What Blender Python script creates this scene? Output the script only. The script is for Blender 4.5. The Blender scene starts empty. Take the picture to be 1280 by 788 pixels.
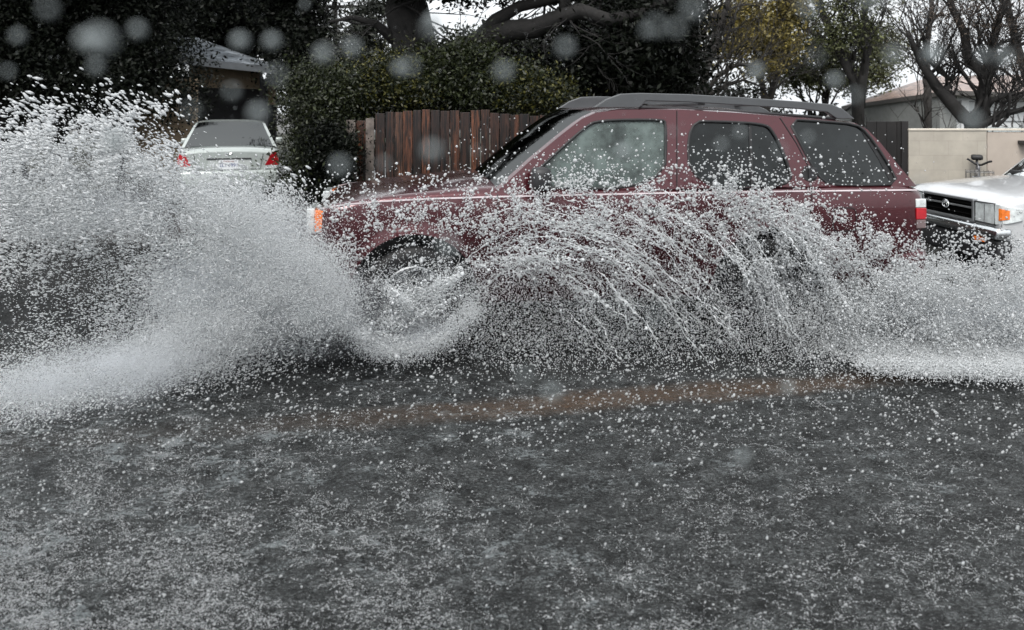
import bpy, bmesh, math, random
import numpy as np
from mathutils import Vector, Matrix, noise as mnoise
from mathutils.geometry import tessellate_polygon

SC = bpy.context.scene
COL = SC.collection
rng = np.random.default_rng(7)
random.seed(11)
F = 1000.0; CX = 640.0; HY = 140.0; CH = 1.70      # lens in px of the 1280 px photo, horizon row, eye height
R = math.radians

def P(px, py, Y):
    return Vector(((px-CX)/F*Y, Y, CH-(py-HY)/F*Y))
def GY(py):                                         # distance at which a ground point shows on row py
    return CH*F/(py-HY)

# ------------------------------------------------------------------ objects
def tag(o, label=None, cat=None, group=None, kind=None):
    if label: o['label'] = label
    if cat: o['category'] = cat
    if group: o['group'] = group
    if kind: o['kind'] = kind
    return o
def empty(name, loc, rz=0, label=None, cat=None, group=None):
    o = bpy.data.objects.new(name, None); COL.objects.link(o)
    o.location = loc; o.rotation_euler = (0, 0, rz)
    return tag(o, label, cat, group)
def mk(name, v, f, mat, parent=None, smooth=False, mats=None, midx=None):
    me = bpy.data.meshes.new(name)
    me.from_pydata([tuple(p) for p in v], [], [tuple(q) for q in f])
    me.update()
    for m in (mats or [mat]): me.materials.append(m)
    if midx is not None: me.polygons.foreach_set('material_index', midx)
    if smooth: me.polygons.foreach_set('use_smooth', [True]*len(me.polygons))
    o = bpy.data.objects.new(name, me); COL.objects.link(o)
    if parent: o.parent = parent
    return o
def mk_np(name, V, Fc, mat, parent=None, smooth=False):
    """V (n,3), Fc (m,k) numpy -> one mesh"""
    me = bpy.data.meshes.new(name)
    k = Fc.shape[1]
    me.vertices.add(len(V)); me.vertices.foreach_set('co', V.astype(np.float32).ravel())
    me.loops.add(Fc.size); me.loops.foreach_set('vertex_index', Fc.astype(np.int32).ravel())
    me.polygons.add(len(Fc)); me.polygons.foreach_set('loop_start', np.arange(0, Fc.size, k, dtype=np.int32))
    me.polygons.foreach_set('loop_total', np.full(len(Fc), k, dtype=np.int32))
    if smooth: me.polygons.foreach_set('use_smooth', np.ones(len(Fc), dtype=bool))
    me.update(calc_edges=True)
    me.materials.append(mat)
    o = bpy.data.objects.new(name, me); COL.objects.link(o)
    if parent: o.parent = parent
    return o
class MB:
    def __init__(s): s.v = []; s.f = []
    def add(s, v, f):
        n = len(s.v); s.v += [tuple(p) for p in v]; s.f += [tuple(i+n for i in q) for q in f]; return s
    def box(s, x0, x1, y0, y1, z0, z1, b=0.0):
        if b <= 0:
            v = [(x, y, z) for z in (z0, z1) for y in (y0, y1) for x in (x0, x1)]
            return s.add(v, [(0,2,3,1),(4,5,7,6),(0,1,5,4),(2,6,7,3),(0,4,6,2),(1,3,7,5)])
        b = min(b, (x1-x0)*.45, (y1-y0)*.45, (z1-z0)*.45)
        bm = bmesh.new(); bmesh.ops.create_cube(bm, size=1)
        for q in bm.verts:
            q.co = Vector(((x0+x1)/2+q.co.x*(x1-x0), (y0+y1)/2+q.co.y*(y1-y0), (z0+z1)/2+q.co.z*(z1-z0)))
        bmesh.ops.bevel(bm, geom=bm.edges[:], offset=b, segments=2, affect='EDGES', profile=.6)
        bm.verts.index_update()
        s.add([q.co for q in bm.verts], [[q.index for q in f.verts] for f in bm.faces]); bm.free(); return s
    def tube(s, pts, rad, n=8, closed=False):
        pts = [Vector(p) for p in pts]
        if not hasattr(rad, '__len__'): rad = [rad]*len(pts)
        N = len(pts); base = len(s.v); up = Vector((0, 0, 1))
        for i, p in enumerate(pts):
            if closed: t = pts[(i+1) % N]-pts[i-1]
            else: t = pts[min(i+1, N-1)]-pts[max(i-1, 0)]
            if t.length < 1e-9: t = Vector((1, 0, 0))
            t.normalize()
            a = t.cross(up)
            if a.length < .15: a = t.cross(Vector((0, 1, 0)))
            a.normalize(); b = t.cross(a)
            for k in range(n):
                q = 2*math.pi*k/n
                s.v.append(tuple(p+(a*math.cos(q)+b*math.sin(q))*rad[i]))
        for i in range(N if closed else N-1):
            j = (i+1) % N
            for k in range(n):
                m = (k+1) % n
                s.f.append((base+i*n+k, base+i*n+m, base+j*n+m, base+j*n+k))
        if not closed:
            s.f.append(tuple(base+k for k in range(n))[::-1])
            s.f.append(tuple(base+(N-1)*n+k for k in range(n)))
        return s
    def prism(s, poly, fn0, fn1):
        """polygon (a,b) list, two maps to 3D"""
        n = len(poly); base = len(s.v)
        s.v += [tuple(fn0(*p)) for p in poly]+[tuple(fn1(*p)) for p in poly]
        tri = tessellate_polygon([[Vector((p[0], p[1], 0)) for p in poly]])
        for t in tri:
            s.f.append(tuple(base+i for i in t)); s.f.append(tuple(base+n+i for i in reversed(t)))
        for i in range(n):
            j = (i+1) % n; s.f.append((base+i, base+j, base+n+j, base+n+i))
        return s
    def lathe(s, prof, center, axis='y', n=32):
        """prof list (r, a) revolved about axis through center"""
        base = len(s.v); m = len(prof); cx, cy, cz = center
        for k in range(n):
            q = 2*math.pi*k/n; c, d = math.cos(q), math.sin(q)
            for r, a in prof:
                if axis == 'y': s.v.append((cx+r*c, cy+a, cz+r*d))
                elif axis == 'z': s.v.append((cx+r*c, cy+r*d, cz+a))
                else: s.v.append((cx+a, cy+r*c, cz+r*d))
        for k in range(n):
            k2 = (k+1) % n
            for i in range(m-1):
                s.f.append((base+k*m+i, base+k*m+i+1, base+k2*m+i+1, base+k2*m+i))
        return s
    def build(s, name, mat, parent=None, smooth=False):
        o = mk(name, s.v, s.f, mat, parent, smooth)
        bm = bmesh.new(); bm.from_mesh(o.data); bmesh.ops.recalc_face_normals(bm, faces=bm.faces[:]); bm.to_mesh(o.data); bm.free()
        return o

# ------------------------------------------------------------------ materials
def newmat(name):
    m = bpy.data.materials.new(name); m.use_nodes = True
    nt = m.node_tree; b = nt.nodes['Principled BSDF']
    return m, nt, b
def N(nt, t, **kw):
    n = nt.nodes.new(t)
    for k, v in kw.items():
        if k in n.inputs: n.inputs[k].default_value = v
        else: setattr(n, k, v)
    return n
def ramp(nt, pts, src=None):
    r = nt.nodes.new('ShaderNodeValToRGB'); e = r.color_ramp.elements
    while len(e) < len(pts): e.new(.5)
    for i, (p, c) in enumerate(pts):
        e[i].position = p; e[i].color = (c[0], c[1], c[2], 1) if hasattr(c, '__len__') else (c, c, c, 1)
    if src is not None: nt.links.new(src, r.inputs[0])
    return r
def coords(nt, scale=(1,1,1), kind='Object'):
    tc = nt.nodes.new('ShaderNodeTexCoord'); mp = nt.nodes.new('ShaderNodeMapping')
    mp.inputs['Scale'].default_value = scale
    nt.links.new(tc.outputs[kind], mp.inputs[0]); return mp.outputs[0]
def noise(nt, vec, scale, detail=4, rough=.6, dist=0):
    n = N(nt, 'ShaderNodeTexNoise', Scale=scale, Detail=detail, Roughness=rough, Distortion=dist)
    nt.links.new(vec, n.inputs['Vector']); return n.outputs['Fac']
def simple(name, col, rough=.5, metal=0, coat=0, var=.12, vs=6, bump=0, spec=.5, bs=40):
    m, nt, b = newmat(name)
    v = coords(nt); f = noise(nt, v, vs, 5)
    lo = [c*(1-var) for c in col]; hi = [min(1, c*(1+var)) for c in col]
    r = ramp(nt, [(.3, lo), (.7, hi)], f)
    nt.links.new(r.outputs[0], b.inputs['Base Color'])
    b.inputs['Roughness'].default_value = rough; b.inputs['Metallic'].default_value = metal
    b.inputs['Coat Weight'].default_value = coat; b.inputs['Coat Roughness'].default_value = .06
    b.inputs['Specular IOR Level'].default_value = spec
    if bump:
        bn = N(nt, 'ShaderNodeBump', Strength=bump, Distance=.01)
        nt.links.new(noise(nt, v, bs, 4), bn.inputs['Height']); nt.links.new(bn.outputs[0], b.inputs['Normal'])
    return m
def glass_mat(name, tint, sheen=0.0, sheencol=(.5,.55,.53), gl=.06, gc=.9):
    m, nt, b = newmat(name); nt.nodes.remove(b)
    out = nt.nodes['Material Output']
    tr = N(nt, 'ShaderNodeBsdfTransparent', Color=(*tint, 1)); gg = N(nt, 'ShaderNodeBsdfGlossy', Roughness=gl)
    gg.inputs['Color'].default_value = (gc, gc*1.03, gc*1.02, 1)
    fr = N(nt, 'ShaderNodeFresnel', IOR=1.5); mx = nt.nodes.new('ShaderNodeMixShader')
    df = N(nt, 'ShaderNodeBsdfDiffuse'); df.inputs[0].default_value = (*sheencol, 1)
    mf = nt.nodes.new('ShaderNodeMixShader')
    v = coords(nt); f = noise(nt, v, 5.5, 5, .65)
    r = ramp(nt, [(.36, sheen*.35), (.64, min(1, sheen*1.5))], f)  # blotchy diffuse mix, painted in place of mottled reflections on the glass
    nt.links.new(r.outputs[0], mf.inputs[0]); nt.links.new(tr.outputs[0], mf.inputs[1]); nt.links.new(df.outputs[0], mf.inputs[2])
    nt.links.new(fr.outputs[0], mx.inputs[0]); nt.links.new(mf.outputs[0], mx.inputs[1]); nt.links.new(gg.outputs[0], mx.inputs[2])
    nt.links.new(mx.outputs[0], out.inputs[0]); return m

M = {}
def car_paint(name, col, beads=.25, rough=.32, met=.15):
    m, nt, b = newmat(name); v = coords(nt)
    r = ramp(nt, [(.3, [c*.88 for c in col]), (.7, [c*1.1 for c in col])], noise(nt, v, 3, 6))
    nt.links.new(r.outputs[0], b.inputs['Base Color'])
    b.inputs['Roughness'].default_value = rough; b.inputs['Coat Weight'].default_value = 1; b.inputs['Coat Roughness'].default_value = .08
    b.inputs['Metallic'].default_value = met
    vo = N(nt, 'ShaderNodeTexVoronoi', Scale=70); nt.links.new(v, vo.inputs['Vector'])
    rr = ramp(nt, [(.0, 1), (.32, 0)], vo.outputs['Distance'])
    bn = N(nt, 'ShaderNodeBump', Strength=beads, Distance=.004)
    nt.links.new(rr.outputs[0], bn.inputs['Height']); nt.links.new(bn.outputs[0], b.inputs['Coat Normal']); nt.links.new(bn.outputs[0], b.inputs['Normal'])
    return m
M['maroon'] = car_paint('maroon_paint', (.066, .006, .011), beads=.15, rough=.24, met=.55)
M['white_paint'] = car_paint('white_paint', (.54, .55, .56), .15)
M['silver_paint'] = car_paint('silver_green_paint', (.38, .415, .40), .15)
M['black_plastic'] = simple('black_plastic', (.018, .018, .02), .5, bump=.1)
M['rack_grey'] = simple('rack_grey', (.06, .063, .067), .35, coat=.4)
M['rubber'] = simple('rubber', (.012, .012, .013), .6)
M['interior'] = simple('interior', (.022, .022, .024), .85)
M['seat'] = simple('seat_cloth', (.07, .068, .065), .95)
M['seatpale'] = simple('pale_headrest', (.35, .37, .36), .9)
M['chrome'] = simple('chrome', (.75, .77, .78), .18, metal=1, var=.03)
M['alloy'] = simple('alloy', (.3, .31, .32), .35, metal=.8)
M['stripe'] = simple('pinstripe', (.50, .44, .46), .35, coat=.6)
M['red_lens'] = simple('red_lens', (.42, .012, .02), .15, coat=1, var=.25, vs=30)
M['clear_lens'] = simple('clear_lens', (.62, .66, .66), .1, coat=1, var=.25, vs=22)
M['amber_lens'] = simple('amber_lens', (.85, .20, .03), .2, coat=1, var=.25, vs=35)
M['plate'] = simple('plate', (.72, .74, .76), .4)
M['plate_ink'] = simple('plate_ink', (.05, .07, .22), .5)
M['plate_red'] = simple('plate_red', (.28, .10, .10), .5)
M['glass_front'] = glass_mat('sky_sheen_glass', (.45, .5, .48), .5, (.15, .19, .18), gc=.7)  # pale grey-green diffuse part paints the sky's reflection into the pane
M['glass_dark'] = glass_mat('tinted_glass', (.08, .09, .09), .12, (.05, .06, .065), gc=.7)
M['glass_ws'] = glass_mat('windshield_glass', (.2, .23, .22), .04, (.06, .07, .07), gc=.13)
M['glass_truck'] = glass_mat('pale_windshield_glass', (.5, .56, .56), .5, (.38, .46, .46))
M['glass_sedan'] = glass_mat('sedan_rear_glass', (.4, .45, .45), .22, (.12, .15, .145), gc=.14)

def leaf_mat(name, dark, light, mid=None, spec=.3):
    m, nt, b = newmat(name)
    g = nt.nodes.new('ShaderNodeNewGeometry')
    mid = mid or [(a+c)/2 for a, c in zip(dark, light)]
    r = ramp(nt, [(0, dark), (.55, mid), (1, light)], g.outputs['Random Per Island'])
    v = coords(nt); f = noise(nt, v, .9, 3)
    r2 = ramp(nt, [(.3, .45), (.7, 1.25)], f)
    mx = N(nt, 'ShaderNodeMix', data_type='RGBA', blend_type='MULTIPLY'); mx.inputs[0].default_value = 1
    nt.links.new(r.outputs[0], mx.inputs[6]); nt.links.new(r2.outputs[0], mx.inputs[7])
    nt.links.new(mx.outputs[2], b.inputs['Base Color'])
    b.inputs['Roughness'].default_value = .45
    b.inputs['Specular IOR Level'].default_value = spec
    return m
M['leaf_dark'] = leaf_mat('leaf_dark', spec=.12, dark=(.002, .003, .002), light=(.011, .014, .009))
M['leaf_green'] = leaf_mat('leaf_green', (.004, .007, .003), (.032, .040, .012))
M['leaf_yellow'] = leaf_mat('leaf_yellowgreen', (.004, .008, .003), (.09, .085, .016), (.013, .017, .005))
M['leaf_olive'] = leaf_mat('leaf_olive', (.07, .06, .02), (.30, .24, .06), (.18, .145, .04))
M['leaf_grey'] = leaf_mat('leaf_greygreen', (.008, .010, .007), (.042, .048, .036))
M['leaf_rust'] = leaf_mat('leaf_rust', (.03, .022, .018), (.09, .065, .045))
M['leaf_open'] = leaf_mat('leaf_open', (.02, .026, .012), (.12, .13, .05))
M['bark'] = simple('bark', (.010, .009, .0085), .85, var=.6, vs=9, bump=.8, bs=25)
M['bark_grey'] = simple('bark_grey', (.026, .023, .021), .85, var=.6, vs=9, bump=.8, bs=25)

# water drops: whitish aerated water
def water_white(name, col=(.90, .925, .94), tr=.5, clear=0):
    m, nt, b = newmat(name); nt.nodes.remove(b); out = nt.nodes['Material Output']
    d = N(nt, 'ShaderNodeBsdfDiffuse'); d.inputs[0].default_value = (*col, 1)
    t = N(nt, 'ShaderNodeBsdfTranslucent'); t.inputs[0].default_value = (*col, 1)
    g = N(nt, 'ShaderNodeBsdfGlossy', Roughness=.15)
    a = nt.nodes.new('ShaderNodeMixShader'); a.inputs[0].default_value = tr
    c = nt.nodes.new('ShaderNodeMixShader'); fr = N(nt, 'ShaderNodeFresnel', IOR=1.33)
    nt.links.new(d.outputs[0], a.inputs[1]); nt.links.new(t.outputs[0], a.inputs[2])
    nt.links.new(fr.outputs[0], c.inputs[0]); nt.links.new(a.outputs[0], c.inputs[1]); nt.links.new(g.outputs[0], c.inputs[2])
    if clear:
        tp = N(nt, 'ShaderNodeBsdfTransparent'); e = nt.nodes.new('ShaderNodeMixShader'); e.inputs[0].default_value = clear
        nt.links.new(a.outputs[0], e.inputs[1]); nt.links.new(tp.outputs[0], e.inputs[2]); nt.links.new(e.outputs[0], c.inputs[1]); fr.inputs['IOR'].default_value = 1.5; g.inputs['Roughness'].default_value = .08
    nt.links.new(c.outputs[0], out.inputs[0]); return m
M['drop'] = water_white('spray_water')
M['drop_big'] = water_white('clearer_spray_water', clear=.25)
M['drop_thin'] = water_white('thin_spray_water', clear=.5)
def water_clear(name):
    m, nt, b = newmat(name); nt.nodes.remove(b); out = nt.nodes['Material Output']
    d = N(nt, 'ShaderNodeBsdfDiffuse'); d.inputs[0].default_value = (.34, .37, .38, 1)
    t = N(nt, 'ShaderNodeBsdfTransparent'); t.inputs[0].default_value = (.95, .97, .97, 1)
    g = N(nt, 'ShaderNodeBsdfGlossy', Roughness=.08)
    a = nt.nodes.new('ShaderNodeMixShader'); a.inputs[0].default_value = .55
    c = nt.nodes.new('ShaderNodeMixShader'); fr = N(nt, 'ShaderNodeFresnel', IOR=1.6)
    nt.links.new(d.outputs[0], a.inputs[1]); nt.links.new(t.outputs[0], a.inputs[2])
    nt.links.new(fr.outputs[0], c.inputs[0]); nt.links.new(a.outputs[0], c.inputs[1]); nt.links.new(g.outputs[0], c.inputs[2])
    nt.links.new(c.outputs[0], out.inputs[0]); return m
M['drop_clear'] = water_clear('clear_drop_water')
M['drop_near'] = simple('near_drop_water', (.22, .245, .25), .6, var=.02, spec=.05)

# ------------------------------------------------------------------ camera, light, sky
cam = bpy.data.objects.new('camera', bpy.data.cameras.new('camera')); COL.objects.link(cam); SC.camera = cam
cam.location = (0, 0, CH); cam.rotation_euler = (R(90), 0, 0)
cd = cam.data; cd.sensor_width = 36; cd.lens = F/1280*36; cd.shift_y = -(394-HY)/1280
cd.clip_start = .02; cd.clip_end = 1500
cd.dof.use_dof = True; cd.dof.focus_distance = 6.2; cd.dof.aperture_fstop = 2.7

w = bpy.data.worlds.new('World'); SC.world = w; w.use_nodes = True
nt = w.node_tree; bg = nt.nodes['Background']
sky = nt.nodes.new('ShaderNodeTexSky'); sky.sky_type = 'NISHITA'; sky.sun_disc = False
SUN_EL, SUN_AZ = R(52), R(200)      # azimuth clockwise from +Y
sky.sun_elevation = SUN_EL; sky.sun_rotation = SUN_AZ; sky.dust_density = 6; sky.air_density = 1.5; sky.ozone_density = 1
hs = N(nt, 'ShaderNodeHueSaturation', Saturation=.10)
nt.links.new(sky.outputs[0], hs.inputs['Color'])
cloud = N(nt, 'ShaderNodeMix', data_type='RGBA'); cloud.inputs[0].default_value = .75; cloud.inputs[7].default_value = (5.9, 6.15, 6.4, 1)   # thick even cloud over the clear sky
nt.links.new(hs.outputs[0], cloud.inputs[6]); nt.links.new(cloud.outputs[2], bg.inputs[0]); bg.inputs[1].default_value = .12
sun = bpy.data.lights.new('sun', 'SUN'); sun.energy = 1.4; sun.angle = R(25); sun.color = (1, .97, .93)
so = bpy.data.objects.new('sun', sun); COL.objects.link(so)
d = Vector((math.sin(SUN_AZ)*math.cos(SUN_EL), math.cos(SUN_AZ)*math.cos(SUN_EL), math.sin(SUN_EL)))
so.rotation_euler = (-d).to_track_quat('-Z', 'Y').to_euler(); so.location = (0, 0, 30)
SC.view_settings.view_transform = 'Standard'; SC.view_settings.look = 'None'; SC.view_settings.gamma = 1
SC.view_settings.use_curve_mapping = False; SC.view_settings.exposure = 0.95
SC.render.engine = 'CYCLES'
cy = SC.cycles; cy.max_bounces = 7; cy.diffuse_bounces = 4; cy.glossy_bounces = 3; cy.transmission_bounces = 4
cy.transparent_max_bounces = 24; cy.caustics_reflective = False; cy.caustics_refractive = False
cy.use_denoising = True
try:
    cy.denoiser = 'OPENIMAGEDENOISE'; cy.denoising_input_passes = 'RGB_ALBEDO_NORMAL'; cy.denoising_prefilter = 'ACCURATE'
except Exception: pass

#@GROUND
# ------------------------------------------------------------------ ground
ROADA = R(8)
mk('ground', [(-300, -60, -.03), (300, -60, -.03), (300, 500, -.03), (-300, 500, -.03)], [(0,1,2,3)],
   simple('wet_earth', (.035, .03, .024), .5, var=.4, vs=.8, bump=.5))['kind'] = 'structure'

def flood_material():
    m, nt, b = newmat('flood_water')
    L = nt.links
    v = coords(nt)
    # road-aligned coordinates
    def math_(op, a, c=None, d=None):
        n = nt.nodes.new('ShaderNodeMath'); n.operation = op
        for i, q in enumerate((a, c, d)):
            if q is None: continue
            if isinstance(q, (int, float)): n.inputs[i].default_value = q
            else: L.new(q, n.inputs[i])
        return n.outputs[0]
    sep = nt.nodes.new('ShaderNodeSeparateXYZ'); L.new(v, sep.inputs[0])
    X, Y = sep.outputs[0], sep.outputs[1]
    # base: dark flooded asphalt, brown silt band
    vf = nt.nodes.new('ShaderNodeMapping'); vf.inputs['Rotation'].default_value = (0, 0, R(-30)); vf.inputs['Scale'].default_value = (1, 1.6, 1); L.new(v, vf.inputs[0])
    froth = math_('ADD', math_('MULTIPLY', noise(nt, vf.outputs[0], 62, 3, .8, 1.0), .72), math_('MULTIPLY', noise(nt, v, 7, 5, .65), .28))
    froth = math_('SUBTRACT', froth, math_('MULTIPLY', ramp(nt, [(.52, 0), (.70, 1)], math_('MULTIPLY', Y, .1)).outputs[0], .09))
    base = ramp(nt, [(.40, (.006, .0065, .0065)), (.5, (.028, .030, .030)), (.62, (.150, .160, .162))], froth)
    dist = math_('SUBTRACT', Y, math_('ADD', math_('MULTIPLY', X, .21), 4.62))   # across the silt band
    wob = math_('MULTIPLY', math_('SUBTRACT', noise(nt, v, 1.4, 4), .5), .22)
    ad = math_('ABSOLUTE', math_('ADD', dist, wob))
    band = ramp(nt, [(.06, 1), (.2, 0)], ad)
    lim = ramp(nt, [(0, 0), (.3, .12), (.44, .55), (.55, .9), (.76, .8), (.86, .15)], math_('ADD', math_('MULTIPLY', X, 1/8), .5))
    vd0 = coords(nt, (1, 2.2, 1))
    bm_ = math_('MULTIPLY', math_('MULTIPLY', band.outputs[0], lim.outputs[0]), math_('SUBTRACT', math_('MULTIPLY', noise(nt, vd0, 26, 5, .75), 2.6), .72))
    bc_ = nt.nodes.new('ShaderNodeClamp'); L.new(bm_, bc_.inputs[0]); mx = N(nt, 'ShaderNodeMix', data_type='RGBA'); L.new(bc_.outputs[0], mx.inputs[0]); L.new(base.outputs[0], mx.inputs[6]); mx.inputs[7].default_value = (.145, .09, .055, 1)
    # foam: fine speckle and lacy patches, denser to the left
    vd = nt.nodes.new('ShaderNodeMapping'); vd.inputs['Rotation'].default_value = (0, 0, R(-22)); vd.inputs['Scale'].default_value = (.8, 1.25, 1); L.new(v, vd.inputs[0])
    big = noise(nt, vd.outputs[0], 1.1, 4, .6)
    mid = noise(nt, vd.outputs[0], 6, 5, .65, .6)
    fine = noise(nt, vd.outputs[0], 42, 3, .7, .8)
    grain = noise(nt, v, 120, 2, .6)
    left = ramp(nt, [(.22, 1.0), (.52, .45), (.70, .16), (1, .12)], math_('ADD', math_('MULTIPLY', X, 1/8), .5))
    lace = N(nt, 'ShaderNodeTexVoronoi', Scale=13, feature='DISTANCE_TO_EDGE'); 
    dv = nt.nodes.new('ShaderNodeVectorMath'); dv.operation = 'ADD'
    nz = N(nt, 'ShaderNodeTexNoise', Scale=9, Detail=5); L.new(v, nz.inputs['Vector'])
    sc = nt.nodes.new('ShaderNodeVectorMath'); sc.operation = 'SCALE'; sc.inputs['Scale'].default_value = .35
    L.new(nz.outputs['Color'], sc.inputs[0]); L.new(v, dv.inputs[0]); L.new(sc.outputs[0], dv.inputs[1]); L.new(dv.outputs[0], lace.inputs['Vector'])
    lr = ramp(nt, [(.0, 1), (.07, 0)], lace.outputs['Distance'])
    a1 = math_('MULTIPLY', ramp(nt, [(.46, 0), (.62, 1)], mid).outputs[0], ramp(nt, [(.38, 0), (.6, 1)], big).outputs[0])
    lacy = math_('MULTIPLY', math_('MULTIPLY', lr.outputs[0], a1), ramp(nt, [(.42, 0), (.58, 1)], fine).outputs[0])
    amt = math_('ADD', math_('MULTIPLY', a1, .20), math_('MULTIPLY', left.outputs[0], .14))
    thr = math_('SUBTRACT', .70, amt)
    speck = math_('MULTIPLY', math_('SUBTRACT', math_('ADD', math_('MULTIPLY', fine, .65), math_('MULTIPLY', grain, .35)), thr), 9)
    sc_ = nt.nodes.new('ShaderNodeClamp'); L.new(speck, sc_.inputs[0])
    foam = math_('MAXIMUM', math_('MULTIPLY', sc_.outputs[0], .42), math_('MULTIPLY', lacy, math_('ADD', math_('MULTIPLY', left.outputs[0], .7), .15)))
    far_ = ramp(nt, [(.50, 1), (.66, .12)], math_('MULTIPLY', Y, .1))
    foam = math_('MULTIPLY', foam, far_.outputs[0])
    fx = N(nt, 'ShaderNodeMix', data_type='RGBA'); L.new(foam, fx.inputs[0]); L.new(mx.outputs[2], fx.inputs[6]); fx.inputs[7].default_value = (.42, .47, .485, 1)
    L.new(fx.outputs[2], b.inputs['Base Color'])
    rg = ramp(nt, [(0, .16), (.5, .6)], foam); L.new(rg.outputs[0], b.inputs['Roughness'])
    b.inputs['IOR'].default_value = 1.33
    h = math_('ADD', math_('MULTIPLY', fine, .8), math_('ADD', math_('MULTIPLY', mid, 1.2), math_('MULTIPLY', grain, .45)))
    bn = N(nt, 'ShaderNodeBump', Strength=1.0, Distance=.05); L.new(h, bn.inputs['Height']); L.new(bn.outputs[0], b.inputs['Normal'])
    return m
M['flood'] = flood_material()
def vnoise(x, y, seed=0):
    """smooth value noise, numpy"""
    xi = np.floor(x).astype(np.int64); yi = np.floor(y).astype(np.int64); fx = x-xi; fy = y-yi
    def h(a, b):
        n = (a*374761393+b*668265263+seed*1442695041) & 0xffffffff
        n = ((n ^ (n >> 13))*1274126177) & 0xffffffff
        return ((n ^ (n >> 16)) & 0xffff)/65535.0
    sx = fx*fx*(3-2*fx); sy = fy*fy*(3-2*fy)
    return (h(xi, yi)*(1-sx)+h(xi+1, yi)*sx)*(1-sy)+(h(xi, yi+1)*(1-sx)+h(xi+1, yi+1)*sx)*sy
def fbm(x, y, seed=0, oct=4):
    s = 0; a = .5
    for k in range(oct): s = s+a*vnoise(x*2**k+k*17.3, y*2**k-k*9.1, seed+k); a *= .5
    return s/(1-.5**oct)
def flooded_road():
    # fine ripples near, coarse far
    ys = np.concatenate([np.arange(-8, 1.6, .8), np.arange(1.6, 7.2, .022), np.arange(7.2, 10.31, .12)])
    xs = np.concatenate([np.arange(-90, -7, 2.0), np.arange(-7, 7.2, .03), np.arange(7.2, 90, 2.0)])
    Xg, Yg = np.meshgrid(xs, ys)
    fine = (np.abs(Xg) < 7.1) & (Yg > 1.5) & (Yg < 7.6)
    Z = (fbm(Xg*5, Yg*7, 3, 4)-.5)*.035+(fbm(Xg*22, Yg*26, 9, 2)-.5)*.012
    Z = np.where(fine, Z, 0)
    V = np.stack([Xg, Yg, Z], -1).reshape(-1, 3)
    nx, ny = len(xs), len(ys)
    i = (np.arange(ny-1)[:, None]*nx+np.arange(nx-1)[None, :]).ravel()
    Fc = np.stack([i, i+1, i+nx+1, i+nx], 1)
    o = mk_np('flooded_road', V, Fc, M['flood'], None, True); o['kind'] = 'structure'
flooded_road()
kb = MB().box(-90, 90, 10.3, 10.46, -.02, .12, .02).build('kerb', simple('kerb_concrete', (.03, .029, .028), .6, bump=.3)); kb['kind'] = 'structure'
pv = MB().box(-90, 90, 10.46, 12.2, -.02, .116).build('pavement', simple('pavement_concrete', (.018, .018, .017), .4, var=.3, bump=.3)); pv['kind'] = 'structure'
dv = MB().box(-8.5, -2.2, 10.46, 26, -.01, .124).build('driveway', simple('driveway_concrete', (.018, .018, .018), .35, var=.3, bump=.3)); dv['kind'] = 'structure'
yd = MB().box(-90, 90, 12.2, 60, -.02, .10).build('yard', simple('yard_soil', (.03, .032, .02), .8, var=.5, vs=2, bump=.6)); yd['kind'] = 'structure'

#@CARS
# ------------------------------------------------------------------ vehicles (local x runs from nose to tail, near side is -y)
def chaikin(p, it=2, closed=True):
    for _ in range(it):
        q = []
        n = len(p)
        for i in range(n if closed else n-1):
            a, b = p[i], p[(i+1) % n]
            q += [(a[0]*.75+b[0]*.25, a[1]*.75+b[1]*.25), (a[0]*.25+b[0]*.75, a[1]*.25+b[1]*.75)]
        if not closed: q = [p[0]]+q+[p[-1]]
        p = q
    return p
def interp(t):
    xs = [a for a, _ in t]; ys = [b for _, b in t]
    return lambda x: float(np.interp(x, xs, ys))
def resample(p, n):
    p = np.array(p, float); d = np.r_[0, np.cumsum(np.hypot(*np.diff(p, axis=0).T))]
    t = np.linspace(0, d[-1], n); return list(zip(np.interp(t, d, p[:, 0]), np.interp(t, d, p[:, 1])))

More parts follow.
